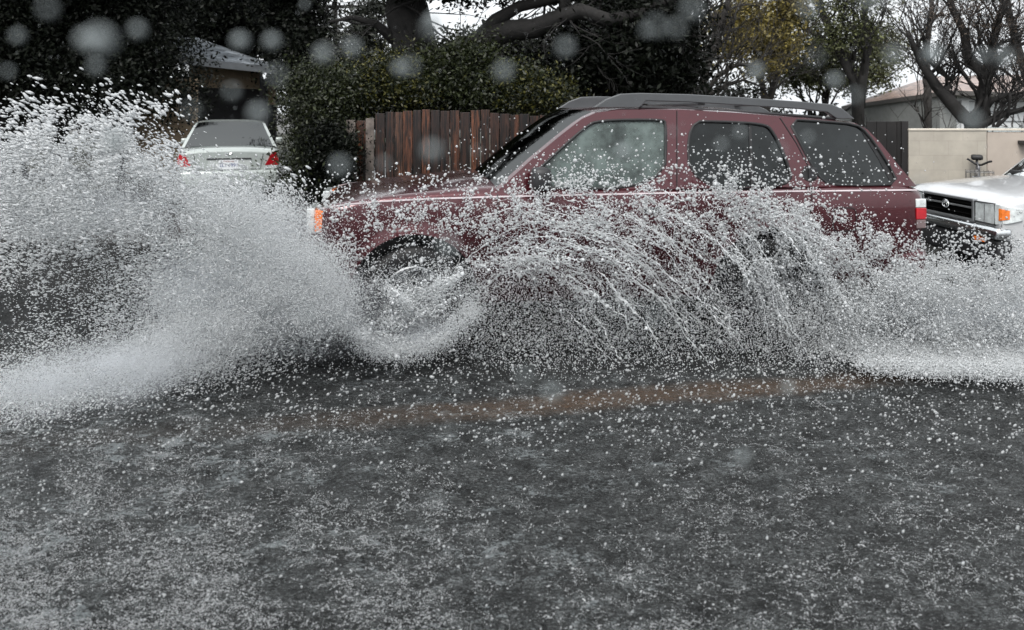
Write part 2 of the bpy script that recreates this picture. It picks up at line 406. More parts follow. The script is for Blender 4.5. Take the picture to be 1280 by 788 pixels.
def shell(root, x0, x1, W, zb, zs, zc, mat, arches, cab, nose=.30, tail=.30, nose_t=.14, tail_t=.10, name='body', drop=.10):
    """lofted lower body; arches = [(x, z, r)]; cab = (xa, xb) range whose top is interior"""
    xs = set(np.linspace(x0, x1, 90).tolist())
    for ax, az, r in arches:
        for k in range(25): xs.add(ax+r*math.cos(math.pi*k/24)*.9999)
        xs.add(ax-r-.002); xs.add(ax+r+.002)
    for k in range(8):
        xs.add(x0+nose*(k/8)**2*.5); xs.add(x1-tail*(k/8)**2*.5)
    xs = sorted(x for x in xs if x0 <= x <= x1)
    nr, ntp = 14, 10; rings = []; V = []; Fc = []; mi = []
    for x in xs:
        b = zb
        for ax, az, r in arches:
            if abs(x-ax) < r: b = max(b, az+math.sqrt(r*r-(x-ax)**2))
        s, c = zs(x), zc(x); tp = 1.0; dz = 0
        if x < x0+nose:
            q = (x0+nose-x)/nose; tp = 1-nose_t*q**2.5; dz = drop*q**6
        if x > x1-tail:
            q = (x-x1+tail)/tail; tp = 1-tail_t*q**2.5; dz = drop*q**6
        s -= dz; c -= dz
        fl = 0
        sec = []
        for j in range(nr+1):
            z = b+(s-b)*(j/nr)
            fl = 0
            for ax, az, r in arches:
                dd = math.hypot(x-ax, z-az)
                if dd < r+.07 and z > az: fl = max(fl, .028*(1-max(0, dd-r)/.07))
            sec.append(((W(z)+fl)*tp, z))
        ws = W(s)*tp
        for j in range(1, ntp+1):
            t = j/ntp
            sec.append((ws*(1-t), s+(c-s)*(1-(1-t)**2.6)+ .0))
        full = [(-y, z) for y, z in sec]+[(y, z) for y, z in reversed(sec[:-1])]
        rings.append(len(V)); V += [(x, y, z) for y, z in full]
    m = len(full)
    for i in range(len(xs)-1):
        xm = (xs[i]+xs[i+1])/2
        for j in range(m-1):
            Fc.append((rings[i]+j, rings[i]+j+1, rings[i+1]+j+1, rings[i+1]+j))
            top = nr+1 < j < m-2-nr
            mi.append(1 if (cab[0] < xm < cab[1] and top) else 0)
    for r0, sg, x in ((rings[0], -1, xs[0]), (rings[-1], 1, xs[-1])):       # rounded edge, then a flat end
        ring = V[r0:r0+m]; cy_, cz_ = 0, sum(p[2] for p in ring)/m; prev = list(range(r0, r0+m))
        for ins, dx in ((.985, .006), (.965, .010)):
            cur = list(range(len(V), len(V)+m)); V += [(x+sg*dx, p[1]*ins, cz_+(p[2]-cz_)*ins) for p in ring]
            for j in range(m-1): Fc.append((prev[j], cur[j], cur[j+1], prev[j+1]) if sg > 0 else (prev[j], prev[j+1], cur[j+1], cur[j])); mi.append(0)
            prev = cur
        cur = list(range(len(V), len(V)+m)); V += [V[k] for k in prev]
        Fc.append(tuple(cur) if sg < 0 else tuple(reversed(cur))); mi.append(0)
    o = mk(name, V, Fc, None, root, True, [mat, M['interior']], mi)
    return o

def greenhouse(root, outer, ia, ib, holes, W, mat, gl_ws, gl_rear, bx, cz, rear_fr=.88, ws_fr=.93):
    """outer: (x,z) list nose base -> over roof -> tail base; points [0..ia] windshield edge, [ib..] rear edge.
    holes: list of (name, poly, glassmat)"""
    for sgn in (-1, 1):
        loops = [[Vector((x, z, 0)) for x, z in outer]]+[[Vector((x, z, 0)) for x, z in h[1]] for h in holes]
        flat = [p for l in loops for p in l]
        tri = tessellate_polygon(loops)
        V = [(p.x, sgn*W(p.y), p.y) for p in flat]
        o = mk('side_frame', V, [t if sgn < 0 else t[::-1] for t in tri], mat, root)
        md = o.modifiers.new('s', 'SOLIDIFY'); md.thickness = .03; md.offset = -1
        bm = bmesh.new(); bm.from_mesh(o.data)
        bmesh.ops.recalc_face_normals(bm, faces=bm.faces[:])
        if bm.faces and (bm.faces[0].normal.y*sgn < 0): bmesh.ops.reverse_faces(bm, faces=bm.faces[:])
        bm.to_mesh(o.data); bm.free()
        for nm, poly, gm in holes:
            tri = tessellate_polygon([[Vector((x, z, 0)) for x, z in poly]])
            wi = mk(nm, [(x, sgn*(W(z)-.014), z) for x, z in poly], tri, gm, root)
            MB().tube([(x, sgn*(W(z)-.002), z) for x, z in poly], .011, 6, True).build('window_seal', M['rubber'], wi, True)
    # centre strip
    A, T, B = outer[:ia+1], outer[ia:ib+1], outer[ib:]
    A, T, B = resample(A, 12), resample(T, 40), resample(B, 12)
    def grid(rows, ss, vs, name, mt, off=0, thick=0):
        V = []; Fc = []
        for (x, z), s in zip(rows, ss):
            y0 = W(z)
            for v in vs:
                V.append((x+bx(s)*(1-v*v)+off*0, v*(y0-.002), z+cz(s)*(1-v**4)))
        n = len(vs)
        for i in range(len(rows)-1):
            for j in range(n-1):
                Fc.append((i*n+j, i*n+j+1, (i+1)*n+j+1, (i+1)*n+j))
        return mk(name, V, Fc, mt, root, True)
    full = np.linspace(-1, 1, 25)
    grid(T, np.linspace(1, 2, len(T)), full, 'roof', mat)
    for rows, s0, nm, gm, fr in ((A, 0, 'windshield', gl_ws, ws_fr), (B, 2, 'rear_window', gl_rear, rear_fr)):
        ss = np.linspace(s0, s0+1, len(rows))
        grid(rows, ss, np.linspace(-fr, fr, 21), nm, gm)
        for a, b in ((-1, -fr), (fr, 1)):
            grid(rows, ss, np.linspace(a, b, 4), 'pillar', mat)

def wheel(root, x, y, z, r, wdt=.24, cls='alloy', s=-1):
    """s=-1: outer face towards -y"""
    e = bpy.data.objects.new('wheel', None); COL.objects.link(e); e.parent = root; e.location = (x, y, z)
    h = wdt/2; ri = r*.62
    MB().lathe([(ri, -h*.85), (r*.80, -h), (r*.93, -h*.9), (r, -h*.62), (r, h*.62), (r*.93, h*.9), (r*.8, h), (ri, h*.85), (ri, -h*.85)], (0,0,0), 'y', 48).build('tyre', M['rubber'], e, True)
    mb = MB().lathe([(ri, -h*.8), (ri*.94, -h*.86), (ri*.90, -h*.5), (ri*.88, h*.6), (0, h*.6)], (0,0,0), 'y', 40)
    mb.lathe([(.0, -h*.72), (.055, -h*.70), (.065, -h*.4), (.065, 0)], (0,0,0), 'y', 20)
    for k in range(6):
        a = 2*math.pi*k/6; c, d = math.cos(a), math.sin(a); b = (-d, c)
        q = [(.05, -.030), (ri*.93, -.042), (ri*.93, .042), (.05, .030)]
        f0 = lambda u, v, c=c, d=d: (u*c-v*d, -h*.62, u*d+v*c); f1 = lambda u, v, c=c, d=d: (u*c-v*d, -h*.40, u*d+v*c)
        mb.prism(q, f0, f1)
    mb.build('rim', M[cls], e)
    if s > 0: e.rotation_euler = (0, 0, math.pi)
    return e

def strip(root, name, pts, W, width, mat, off=.003, y_sign=(-1,)):
    """flat strip lying on the side surface through (x,z) points"""
    for sg in y_sign:
        V = []; Fc = []
        n = len(pts)
        for i, (x, z) in enumerate(pts):
            a = pts[max(i-1, 0)]; b = pts[min(i+1, n-1)]; t = Vector((b[0]-a[0], b[1]-a[1])); t.normalize()
            nx, nz = -t.y*width/2, t.x*width/2
            for s in (-1, 1):
                V.append((x+s*nx, sg*(W(z+s*nz)+off), z+s*nz))
        for i in range(n-1): Fc.append((2*i, 2*i+1, 2*i+3, 2*i+2))
        mk(name, V, Fc, mat, root)

# ---- maroon SUV
TH = R(8.0); u_ = Vector((math.cos(TH), math.sin(TH))); v_ = Vector((-math.sin(TH), math.cos(TH)))
orig = Vector((-.70, 5.72))+v_*.90
suv = empty('suv', (orig.x, orig.y, 0), TH, 'maroon SUV with a pale pinstripe and black roof rails ploughing through the flood', 'suv')
Ws = interp([(.25,.80),(.35,.83),(.55,.875),(.75,.905),(.85,.912),(1.0,.905),(1.07,.893),(1.12,.872),(1.72,.745),(1.9,.70)])
def L(px, py, W=Ws, y=None):
    """photo pixel -> (x,z) on the SUV's near side surface"""
    z = 1.2; x = 0
    for _ in range(12):
        yl = -(W(z) if y is None else y)
        # camera ray: point = t*(a,1,c)+(0,0,CH); solve local y = yl
        a = (px-CX)/F; c = -(py-HY)/F
        # local y = (P-orig).v_
        t = (yl+orig.dot(v_))/(a*v_.x+v_.y)
        X = a*t; Y = t; z = CH+c*t
        x = (Vector((X, Y))-orig).dot(u_)
    return (x, z)
def LL(pts, **k): return [L(a, b, **k) for a, b in pts]
XF, XR = L(384, 290)[0], L(1156, 300)[0]
WB = 2.70
zs_suv = interp([(XF,.97),(XF+.12,1.03),(-.2,1.085),(.3,1.12),(.62,1.135),(.8,1.125),(XR-.3,1.125),(XR,1.10)])
zc_suv = interp([(XF,1.0),(XF+.12,1.05),(XF+.35,1.10),(0,1.15),(.45,1.20),(.62,1.2),(.7,1.13),(XR,1.12)])
shell(suv, XF, XR, Ws, .30, zs_suv, zc_suv, M['maroon'], [(0, .37, .46), (WB, .37, .46)], (.62, XR-.08), nose=.28, tail=.2, nose_t=.13, tail_t=.05, drop=.06)
MB().box(XF+.12, XR-.1, -.66, .66, .26, .80, .03).build('underbody', M['black_plastic'], suv)
outer = LL([(620,240),(640,222),(664,200),(700,170),(727,149),(745,141),(775,137.5),(850,137),(920,141),(985,146.5),(1040,151),(1070,154.5),(1084,162),(1100,178),(1125,209),(1147,238)])
ia, ib = 5, 11
outer[0] = (outer[0][0], 1.115); outer[-1] = (outer[-1][0], 1.115)
hf = chaikin(LL([(656,236),(668,217),(700,187),(733,158),(748,150.5),(828,149.5),(833,154),(831,236)]), 2)
hr = chaikin(LL([(859,152),(900,152),(955,155),(966,163),(984,200),(992,236),(862,236)]), 2)
hq = chaikin(LL([(985,149.5),(1030,152),(1070,155.5),(1083,165),(1108,200),(1124,231),(1080,232),(1036,231),(1022,220),(1002,184)]), 1)
bxs = interp([(0,-.16),(1,-.10),(1.2,-.03),(1.8,.02),(2,.05),(3,.09)]); czs = interp([(0,.0),(1,.025),(1.5,.045),(2,.03),(3,0)])
greenhouse(suv, outer, ia, ib, [('front_window', hf, M['glass_front']), ('rear_door_window', hr, M['glass_dark']), ('quarter_window', hq, M['glass_dark'])],
           Ws, M['maroon'], M['glass_ws'], M['glass_dark'], bxs, czs)
# dark frit band inside the quarter window, divider in the rear door window
fb = LL([(1066,155),(1082,165),(1104,200),(1121,231),(1112,231),(1096,201),(1076,168)])
strip(suv, 'window_divider', resample(LL([(938,154),(941,236)]), 6), lambda z: Ws(z)-.012, .022, M['rubber'], .004, (-1, 1))
strip(suv, 'window_divider', resample(LL([(1079,160),(1102,197),(1119,230)]), 8), lambda z: Ws(z)-.012, .05, M['rubber'], .002, (-1, 1))
# pinstripe, shut lines
st = resample(LL([(398,262),(412,258.5),(440,255),(480,251.5),(540,248.5),(620,246),(735,243.5),(850,241),(1000,239),(1146,237.5)]), 80)
strip(suv, 'pinstripe', st, Ws, .011, M['stripe'], .004, (-1, 1))
GAP = [[(846,138.5),(846,236),(844,300),(840,345)], [(622,243),(622,300),(640,350)], [(975,147.5),(996,180),(1013,213),(1014,240),(1014,262),(1000,290)],
       [(1042,262),(1045,260),(1066,260),(1070,264),(1070,288),(1046,290),(1041,286),(1042,262)]]
for g in GAP: strip(suv, 'shut_line', resample(LL(g), 30), Ws, .007, M['rubber'], .0045, (-1, 1))
# roof rails
rail_px = [(742,134.5),(758,124),(776,117.5),(800,116.5),(860,118),(930,122),(1000,127),(1040,130.5),(1054,136.5),(1069,149),(1046,148.5),(1034,140.5),(1000,136.5),(930,132),(860,128),(808,126.5),(800,134.5)]
rail = LL(rail_px, y=.70)
rack = bpy.data.objects.new('roof_rack', None); COL.objects.link(rack); rack.parent = suv
for sg in (-1, 1):
    mb = MB(); mb.prism(rail, lambda x, z: (x, sg*.70, z), lambda x, z: (x, sg*.65, z))
    o = mb.build('rail', M['rack_grey'], rack)
    md = o.modifiers.new('b', 'BEVEL'); md.width = .008; md.segments = 2; md.limit_method = 'ANGLE'
    lo = LL([(800,134.5),(860,136),(930,140),(1000,145),(1046,148.5)], y=.70)
    MB().tube([(x, sg*.675, z) for x, z in lo], .012, 8).build('rail_base', M['black_plastic'], rack)
for px in (880, 1010):
    x, z = L(px, 130, y=.70)
    MB().box(x-.03, x+.03, -.65, .65, z-.012, z+.012, .008).build('crossbar', M['rack_grey'], rack)
# lamps
x, z0 = L(1146, 286); _, z1 = L(1146, 249)
def corner_lamp(root, name, xa, xb, ya, yb, za, zb_, mat, sg): 
    return MB().box(xa, xb, min(sg*ya, sg*yb), max(sg*ya, sg*yb), za, zb_, .008).build(name, mat, root)
for sg in (-1, 1):
    corner_lamp(suv, 'tail_lamp', XR-.075, XR+.012, .70, .906, z0+.07, z1-.07, M['red_lens'], sg)
    corner_lamp(suv, 'reversing_lamp', XR-.075, XR+.010, .70, .902, z1-.068, z1, M['clear_lens'], sg)
    corner_lamp(suv, 'reflector', XR-.07, XR+.008, .70, .903, z0, z0+.068, simple('dull_lens', (.16,.12,.12), .3), sg)
    xa, za = L(394, 292); xb, zt = L(411, 264)
    corner_lamp(suv, 'turn_lamp', xa-.01, xb, .62, .868, za, zt, M['amber_lens'], sg)
    corner_lamp(suv, 'headlight', XF-.015, xa-.012, .42, .825, za-.01, zt+.01, M['clear_lens'], sg)
    # mirrors
    mx_, mz = L(676, 224, y=1.0)
    mir = MB().box(mx_-.07, mx_+.07, *(sorted((sg*.93, sg*1.09))), mz-.085, mz+.085, .045).build('side_mirror', M['black_plastic'], suv, True)
    MB().box(mx_-.02, mx_+.09, *(sorted((sg*.85, sg*.95))), mz-.07, mz-.01, .02).build('mirror_arm', M['black_plastic'], mir)
    hx, hz = L(1012, 217)
    yy = Ws(hz)
    mb = MB()
    ell = [(hx+.062*math.cos(a), hz+.062*math.sin(a)) for a in np.linspace(0, 2*math.pi, 24, endpoint=False)]
    mb.prism(ell, lambda x, z: (x, sg*(Ws(z)+.006), z), lambda x, z: (x, sg*(Ws(z)-.01), z))
    hd = mb.build('door_handle', M['rubber'], suv)
    MB().box(hx-.02, hx+.05, *(sorted((sg*(yy+.008), sg*(yy+.028)))), hz-.045, hz+.045, .012).build('lever', M['black_plastic'], hd)
    fx, fz = L(818, 262); fy = Ws(fz)
    MB().box(fx-.09, fx+.07, *(sorted((sg*(fy+.002), sg*(fy+.026)))), fz-.02, fz+.02, .01).build('door_handle', M['black_plastic'], suv)
MB().box(XF-.03, XF+.16, -.80, .80, .42, .66, .05).build('front_bumper', M['maroon'], suv, True)
MB().box(XF-.012, XF+.05, -.40, .40, .72, .92, .02).build('grille', M['chrome'], suv)
MB().box(XR-.25, XR+.05, -.885, .885, .40, .62, .06).build('rear_bumper', M['maroon'], suv, True)
wp = LL([(612,226),(655,196)], y=.3)
MB().tube([(wp[0][0]-.02, -.55, 1.19), (wp[0][0]+.12, -.1, 1.27)], .009, 6).build('wiper', M['rubber'], suv)
for sx in (1.45, 2.35):
    for sy in (-.4, .4):
        so_ = MB().box(sx+.02, sx+.16, sy-.22, sy+.22, .9, 1.36, .05).build('seat', M['seat'], suv, True)
        MB().box(sx+.05, sx+.14, sy-.13, sy+.13, 1.38, 1.56, .04).build('headrest', M['seat'], so_, True)
MB().box(.72, .98, -.7, .7, 1.05, 1.17, .05).build('dashboard', M['interior'], suv, True)
for sx, sy, s in ((0, -.79, -1), (WB, -.79, -1), (0, .79, 1), (WB, .79, 1)): wheel(suv, sx, sy, .37, .37, .25, 'alloy', s)

# ---- white pickup, behind the SUV
tk = empty('pickup_truck', (0, 0, 0), R(3), 'white pickup truck cut off by the right edge of the picture', 'pickup truck')
TW = interp([(.3,.80),(.5,.83),(.8,.845),(.98,.83),(1.06,.80),(1.75,.66)])
tx = Vector((math.cos(R(3)), math.sin(R(3)))); ty = Vector((-math.sin(R(3)), math.cos(R(3))))
near_corner = Vector((4.32, 6.98)); c0 = near_corner+ty*.84
tk.location = (c0.x, c0.y, -.045)             # local x=0 is the nose
shell(tk, 0, 4.9, TW, .42, interp([(0,.93),(.15,.97),(.9,1.05),(1.2,1.07),(2.6,1.05),(4.9,1.05)]), interp([(0,.96),(.2,1.02),(.9,1.09),(1.1,1.10),(1.3,1.06),(2.6,1.05),(4.9,1.05)]),
      M['white_paint'], [(.82,.40,.46),(3.75,.40,.46)], (1.15, 4.85), nose=.35, nose_t=.08, drop=.03)
MB().box(.1, 4.8, -.62, .62, .35, .80, .03).build('underbody', M['black_plastic'], tk)
to = [(1.08,1.06),(1.25,1.20),(1.55,1.47),(1.72,1.60),(1.85,1.66),(2.3,1.69),(2.62,1.68),(2.72,1.60),(2.80,1.06)]
th = chaikin([(1.28,1.10),(1.62,1.42),(1.80,1.58),(2.60,1.60),(2.66,1.10)], 2)
greenhouse(tk, to, 4, 6, [('side_window', th, M['glass_dark'])], TW, M['white_paint'], M['glass_truck'], M['glass_dark'], interp([(0,-.14),(1,-.08),(2,.02),(3,.03)]), interp([(0,.03),(1,.03),(2,.03),(3,0)]))
# black grille in a pale frame
fr = MB(); fr.box(-.03, .03, -.42, .42, .912, .935, .006); fr.box(-.03, .03, -.42, .42, .73, .752, .006); fr.box(-.035, .03, -.42, -.395, .735, .93, .006); fr.box(-.035, .03, .395, .42, .735, .93, .006); fr.box(-.035, .0, -.40, .40, .845, .862, .004)
gr = MB().box(-.018, .02, -.40, .40, .75, .915).build('grille', simple('grille_black', (.004,.004,.004), 1, spec=0), tk)
fr.build('grille_frame', simple('grille_chrome', (.30,.31,.32), .35, metal=.7), gr)
sl = MB()
for z in (.79, .885): sl.box(-.026, .0, -.395, .395, z-.004, z+.004)
sl.build('grille_slats', simple('slat_black', (.008,.008,.008), 1, spec=0), gr)
em = MB(); em.tube([(-.042, .055*math.cos(a), .853+.036*math.sin(a)) for a in np.linspace(0, 2*math.pi, 24, endpoint=False)], .006, 6, True)
em.tube([(-.042, .022*math.cos(a), .853+.034*math.sin(a)) for a in np.linspace(0, 2*math.pi, 20, endpoint=False)], .004, 6, True)
em.tube([(-.042, .036*math.cos(a), .868+.014*math.sin(a)) for a in np.linspace(0, 2*math.pi, 20, endpoint=False)], .004, 6, True)
em.build('emblem', M['chrome'], gr, True)
for sg in (-1, 1):
    pl = [(.43,.745),(.43,.915),(.70,.915),(.70,.745)]
    hl = MB().prism([(sg*a, b) for a, b in pl], lambda y, z: (-.018, y, z), lambda y, z: (.08, y, z)).build('headlight', M['clear_lens'], tk)
    rb = [(sg*a, b) for a, b in [(.424,.740),(.424,.920),(.70,.924),(.70,.740)]]
    MB().tube([(-.016, y, z) for y, z in rb], .008, 6, True).build('headlight_seal', M['rubber'], hl, True)
    MB().tube([(-.022, sg*.565, .75), (-.022, sg*.565, .91)], .004, 6).build('lens_rib', M['chrome'], hl)
    def wrap(off, ta, tb, zl, zh):
        path = [(-.018,.70),(-.014,.74),(-.002,.775),(.03,.805),(.08,.828),(.14,.842)]; tt_ = np.linspace(ta, tb, 9)*(len(path)-1)
        V = []; Fc = []
        for i, t in enumerate(tt_):
            x = np.interp(t, range(6), [p[0] for p in path])-off; y = np.interp(t, range(6), [p[1] for p in path])+off; u = t/5
            lo_, hi_ = .745+.05*u*u+zl, .922-.035*u*u-zh
            for dx, dy, z in ((0,0,lo_),(0,0,hi_),(.03,-.03,hi_),(.03,-.03,lo_)): V.append((x+dx, sg*(y+dy), z))
            if i:
                for k in range(4): Fc.append((4*i-4+k, 4*i-4+(k+1)%4, 4*i+(k+1)%4, 4*i+k))
        Fc += [(0,1,2,3), (4*8+3,4*8+2,4*8+1,4*8)]
        return MB().add(V, Fc)
    o = wrap(0, 0, 1, 0, 0).build('corner_lamp', M['clear_lens'], tk)
    wrap(.004, .24, .66, .035, .03).build('turn_lens', M['amber_lens'], o)
    MB().box(-.085, -.06, *(sorted((sg*.50, sg*.64))), .575, .615, .008).build('bumper_lamp', M['amber_lens'], tk)
MB().box(-.09, .06, -.83, .83, .62, .72, .03).build('front_bumper', M['chrome'], tk, True)
MB().box(-.06, .10, -.80, .80, .40, .615, .03).build('valance', M['black_plastic'], tk, True)
MB().tube([(1.02, -.6, 1.115), (1.04, .6, 1.115)], .02, 8).build('cowl', M['rubber'], tk)
MB().tube([(1.04, .45, 1.13), (1.20, -.05, 1.19)], .008, 6).build('wiper', M['rubber'], tk)
for sy in (-.35, .35): MB().box(1.95, 2.1, sy-.22, sy+.22, .95, 1.5, .05).build('seat', M['seat'], tk, True)
for sx, sy, s in ((.82, -.73, -1), (3.75, -.73, -1), (.82, .73, 1), (3.75, .73, 1)): wheel(tk, sx, sy, .38, .38, .24, 'alloy', s)

# ---- silver sedan, rear view
SA = R(-72); c0 = P(286, 0, 13.9)
sd = empty('sedan', (c0.x, c0.y, .10), SA, 'pale silver sedan seen from behind, half lost in the spray', 'sedan')
SW = interp([(.2,.78),(.4,.83),(.7,.85),(.92,.84),(.98,.80),(1.42,.60),(1.5,.55)])
# local x=0 is the tail; nose at -4.4
shell(sd, -4.4, 0, SW, .22, interp([(-4.4,.62),(-4.1,.74),(-3.2,.88),(-.9,.93),(-.5,.95),(0,.92)]), interp([(-4.4,.65),(-4.0,.80),(-3.2,.95),(-3,.96),(-.5,1.0),(-.1,.98),(0,.96)]),
      M['silver_paint'], [(-3.55,.31,.36),(-1.0,.31,.36)], (-3.1, -.55), nose=.5, tail=.25, nose_t=.2, tail_t=.09, drop=.05)
MB().box(-4.2, -.2, -.6, .6, .18, .7, .03).build('underbody', M['black_plastic'], sd)
so2 = [(-3.15,.95),(-2.8,1.14),(-2.4,1.33),(-2.15,1.39),(-1.6,1.415),(-1.2,1.385),(-.95,1.30),(-.7,1.14),(-.50,.96)]
s1 = chaikin([(-2.9,.98),(-2.35,1.30),(-1.85,1.33),(-1.85,.98)], 2); s2 = chaikin([(-1.78,.98),(-1.78,1.33),(-1.35,1.30),(-1.0,1.05),(-1.05,.98)], 2)
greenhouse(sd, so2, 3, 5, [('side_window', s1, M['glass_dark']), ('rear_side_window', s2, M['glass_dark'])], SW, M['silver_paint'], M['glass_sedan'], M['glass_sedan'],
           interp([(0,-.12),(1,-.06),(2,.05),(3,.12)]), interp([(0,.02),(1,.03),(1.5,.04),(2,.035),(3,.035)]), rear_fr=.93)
for sg in (-1, 1):
    rd = [(.74,.90),(.79,.885),(.825,.80),(.83,.665),(.60,.665),(.635,.73),(.69,.84)]
    tl = MB().prism([(sg*a, b) for a, b in rd], lambda y, z: (.040-.5*max(0, abs(y)-.74), y, z), lambda y, z: (-.22, y, z)).build('tail_lamp', M['red_lens'], sd)
    wt = [(.60,.66),(.83,.66),(.825,.605),(.585,.605)]
    MB().prism([(sg*a, b) for a, b in wt], lambda y, z: (.038-.5*max(0, abs(y)-.74), y, z), lambda y, z: (-.2, y, z)).build('clear_lens', M['clear_lens'], tl)
    # mirrors
    MB().box(-3.0, -2.9, *(sorted((sg*.86, sg*1.0))), .95, 1.06, .03).build('side_mirror', M['silver_paint'], sd, True)
    MB().box(-1.05, -.92, *(sorted((sg*.2, sg*.52))), 1.0, 1.12, .03).build('headrest', M['seatpale'], sd, True)
bmp = MB().box(-.3, .06, -.83, .83, .28, .585, .06).build('rear_bumper', M['silver_paint'], sd, True)
rc = MB().box(-.02, .016, -.34, .36, .585, .775, .003).build('plate_recess', simple('recess_paint', (.44, .47, .46), .4), sd)
MB().box(.0, .03, -.36, .37, .775, .797, .006).build('trunk_trim', M['black_plastic'], sd)
pt = MB().box(.012, .024, -.16, .16, .60, .765, .003).build('licence_plate', M['plate'], sd)
def text(body, size, loc, mat, parent, rot):
    cu = bpy.data.curves.new('lettering', 'FONT'); cu.body = body; cu.size = size; cu.align_x = 'CENTER'; cu.align_y = 'CENTER'; cu.extrude = .001
    o = bpy.data.objects.new('lettering', cu); COL.objects.link(o); dg = bpy.context.evaluated_depsgraph_get()
    me = bpy.data.meshes.new_from_object(o.evaluated_get(dg)); COL.objects.unlink(o); bpy.data.objects.remove(o)
    me.materials.clear(); me.materials.append(mat)
    q = bpy.data.objects.new('lettering', me); COL.objects.link(q); q.parent = parent; q.location = loc; q.rotation_euler = rot; return q
text('2LTY991', .085, (.0255, 0, .672), M['plate_ink'], pt, (R(90), 0, R(90)))
text('California', .045, (.0255, 0, .74), M['plate_red'], pt, (R(90), 0, R(90)))
lid = MB().tube([(.012, -.57, .87), (.012, -.52, .60), (.012, .52, .60), (.012, .57, .87)], .006, 6).build('trunk_shut_line', M['rubber'], sd)
bd = MB()
for y in (-.05, .05): bd.tube([(.016, y*.2, .865), (.016, y, .885), (.016, y*1.2, .862)], .007, 6)
bd.tube([(.016, .0, .845), (.016, 0, .88)], .006, 6); bd.build('badge', M['chrome'], sd)
MB().box(-.52, -.48, -.13, .13, 1.0, 1.03, .01).build('brake_light', M['interior'], sd)
for sx, sy, s in ((-3.55, -.74, -1), (-1.0, -.74, -1), (-3.55, .74, 1), (-1.0, .74, 1)): wheel(sd, sx, sy, .30, .30, .2, 'alloy', s)

#@BUILDINGS
# ------------------------------------------------------------------ fences, wall, gate, houses
def plank_material():
    m, nt, b = newmat('fence_wood'); v = coords(nt, (26, 26, 1.3)); v2 = coords(nt)
    g = nt.nodes.new('ShaderNodeNewGeometry')
    r = ramp(nt, [(0, (.02, .010, .008)), (.35, (.06, .024, .014)), (.75, (.15, .052, .024)), (1, (.12, .072, .05))], g.outputs['Random Per Island'])
    st = ramp(nt, [(.46, .03), (.64, 1.25)], noise(nt, v, 1.3, 7, .75, 1.2))
    mx = N(nt, 'ShaderNodeMix', data_type='RGBA', blend_type='MULTIPLY'); mx.inputs[0].default_value = 1
    nt.links.new(r.outputs[0], mx.inputs[6]); nt.links.new(st.outputs[0], mx.inputs[7]); nt.links.new(mx.outputs[2], b.inputs['Base Color'])
    b.inputs['Roughness'].default_value = .35
    return m
M['plank'] = plank_material()
M['plank_grey'] = simple('weathered_plank', (.12, .10, .088), .6, var=.5, vs=12, bump=.5)
def board_fence():
    YF = 12.0
    root = empty('board_fence', P(550, 0, YF)*1, 0, 'dark wet board fence of uneven brown planks behind the SUV hood', 'fence')
    root.location = (P(550, 0, YF).x, YF, .1)
    x = P(434, 0, YF).x; x1 = P(700, 0, YF).x; k = 0
    mb = MB(); mg = MB(); rails = MB()
    while x < x1:
        wd = random.uniform(.13, .16)
        px = CX+x/YF*F
        top = P(0, np.interp(px, [434, 442, 462, 480, 520, 600, 660, 700], [150, 152, 147, 139, 138, 139, 144, 146])+random.uniform(-2.0, 2.0), YF).z
        tgt = mg if k in (0, 2) else mb
        y = random.uniform(-.008, .008)-(.05 if k in (0, 2) else 0)
        tgt.box(x-root.location.x, x+wd-.012-root.location.x, y-.011, y+.011, .02-.1, top-.1, .003)
        x += wd; k += 1
    mb.build('boards', M['plank'], root); mg.build('pale_boards', M['plank_grey'], root)
    for z in (.4, 1.35): rails.box(P(434,0,YF).x-root.location.x, x1-root.location.x, .014, .055, z, z+.09, .004)
    rails.build('rails', M['plank'], root)
board_fence()
YW = 11.0
def wall_material():
    m, nt, b = newmat('painted_block'); v = coords(nt)
    br = N(nt, 'ShaderNodeTexBrick', Scale=1.0); br.inputs['Mortar Size'].default_value = .006; br.inputs['Brick Width'].default_value = .4; br.inputs['Row Height'].default_value = .2
    br.inputs['Color1'].default_value = (.41, .375, .32, 1); br.inputs['Color2'].default_value = (.43, .395, .335, 1); br.inputs['Mortar'].default_value = (.385, .35, .30, 1)
    mp = nt.nodes.new('ShaderNodeMapping'); mp.inputs['Rotation'].default_value = (R(90), 0, 0); nt.links.new(v, mp.inputs[0]); nt.links.new(mp.outputs[0], br.inputs['Vector'])
    r = ramp(nt, [(.3, .72), (.7, 1.12)], noise(nt, v, 1.7, 6, .65))
    mx = N(nt, 'ShaderNodeMix', data_type='RGBA', blend_type='MULTIPLY'); mx.inputs[0].default_value = 1
    nt.links.new(br.outputs[0], mx.inputs[6]); nt.links.new(r.outputs[0], mx.inputs[7]); nt.links.new(mx.outputs[2], b.inputs['Base Color'])
    b.inputs['Roughness'].default_value = .55; return m
wr = empty('block_wall', (P(1240,0,YW).x, YW, .1), 0, 'beige painted block wall behind the white pickup', 'wall')
wx0, wx1, wj = P(1136,0,YW).x, P(1700,0,YW).x, P(1234,0,YW).x; ox = wr.location.x
M['wall'] = wall_material()
o = MB().box(wx0-ox, wj-ox-.006, 0, .18, -.1, P(0,163.5,YW).z-.1, .004).build('wall_panel', M['wall'], wr)
o = MB().box(wj-ox+.006, wx1-ox, .006, .18, -.1, P(0,165.5,YW).z-.1, .004).build('wall_panel', simple('pinkish_render', (.41, .355, .305), .6, var=.12, vs=2, bump=.1), wr)
MB().box(wj-ox-.01, wj-ox+.01, .03, .16, -.1, 1.3).build('joint', simple('joint', (.24,.2,.17), .8), wr)
cp = MB().box(wx0-ox-.005, wx1-ox, -.012, .192, P(0,163.4,YW).z-.1, P(0,163.4,YW).z-.075, .004).build('coping', simple('coping', (.6,.55,.47), .6), wr)
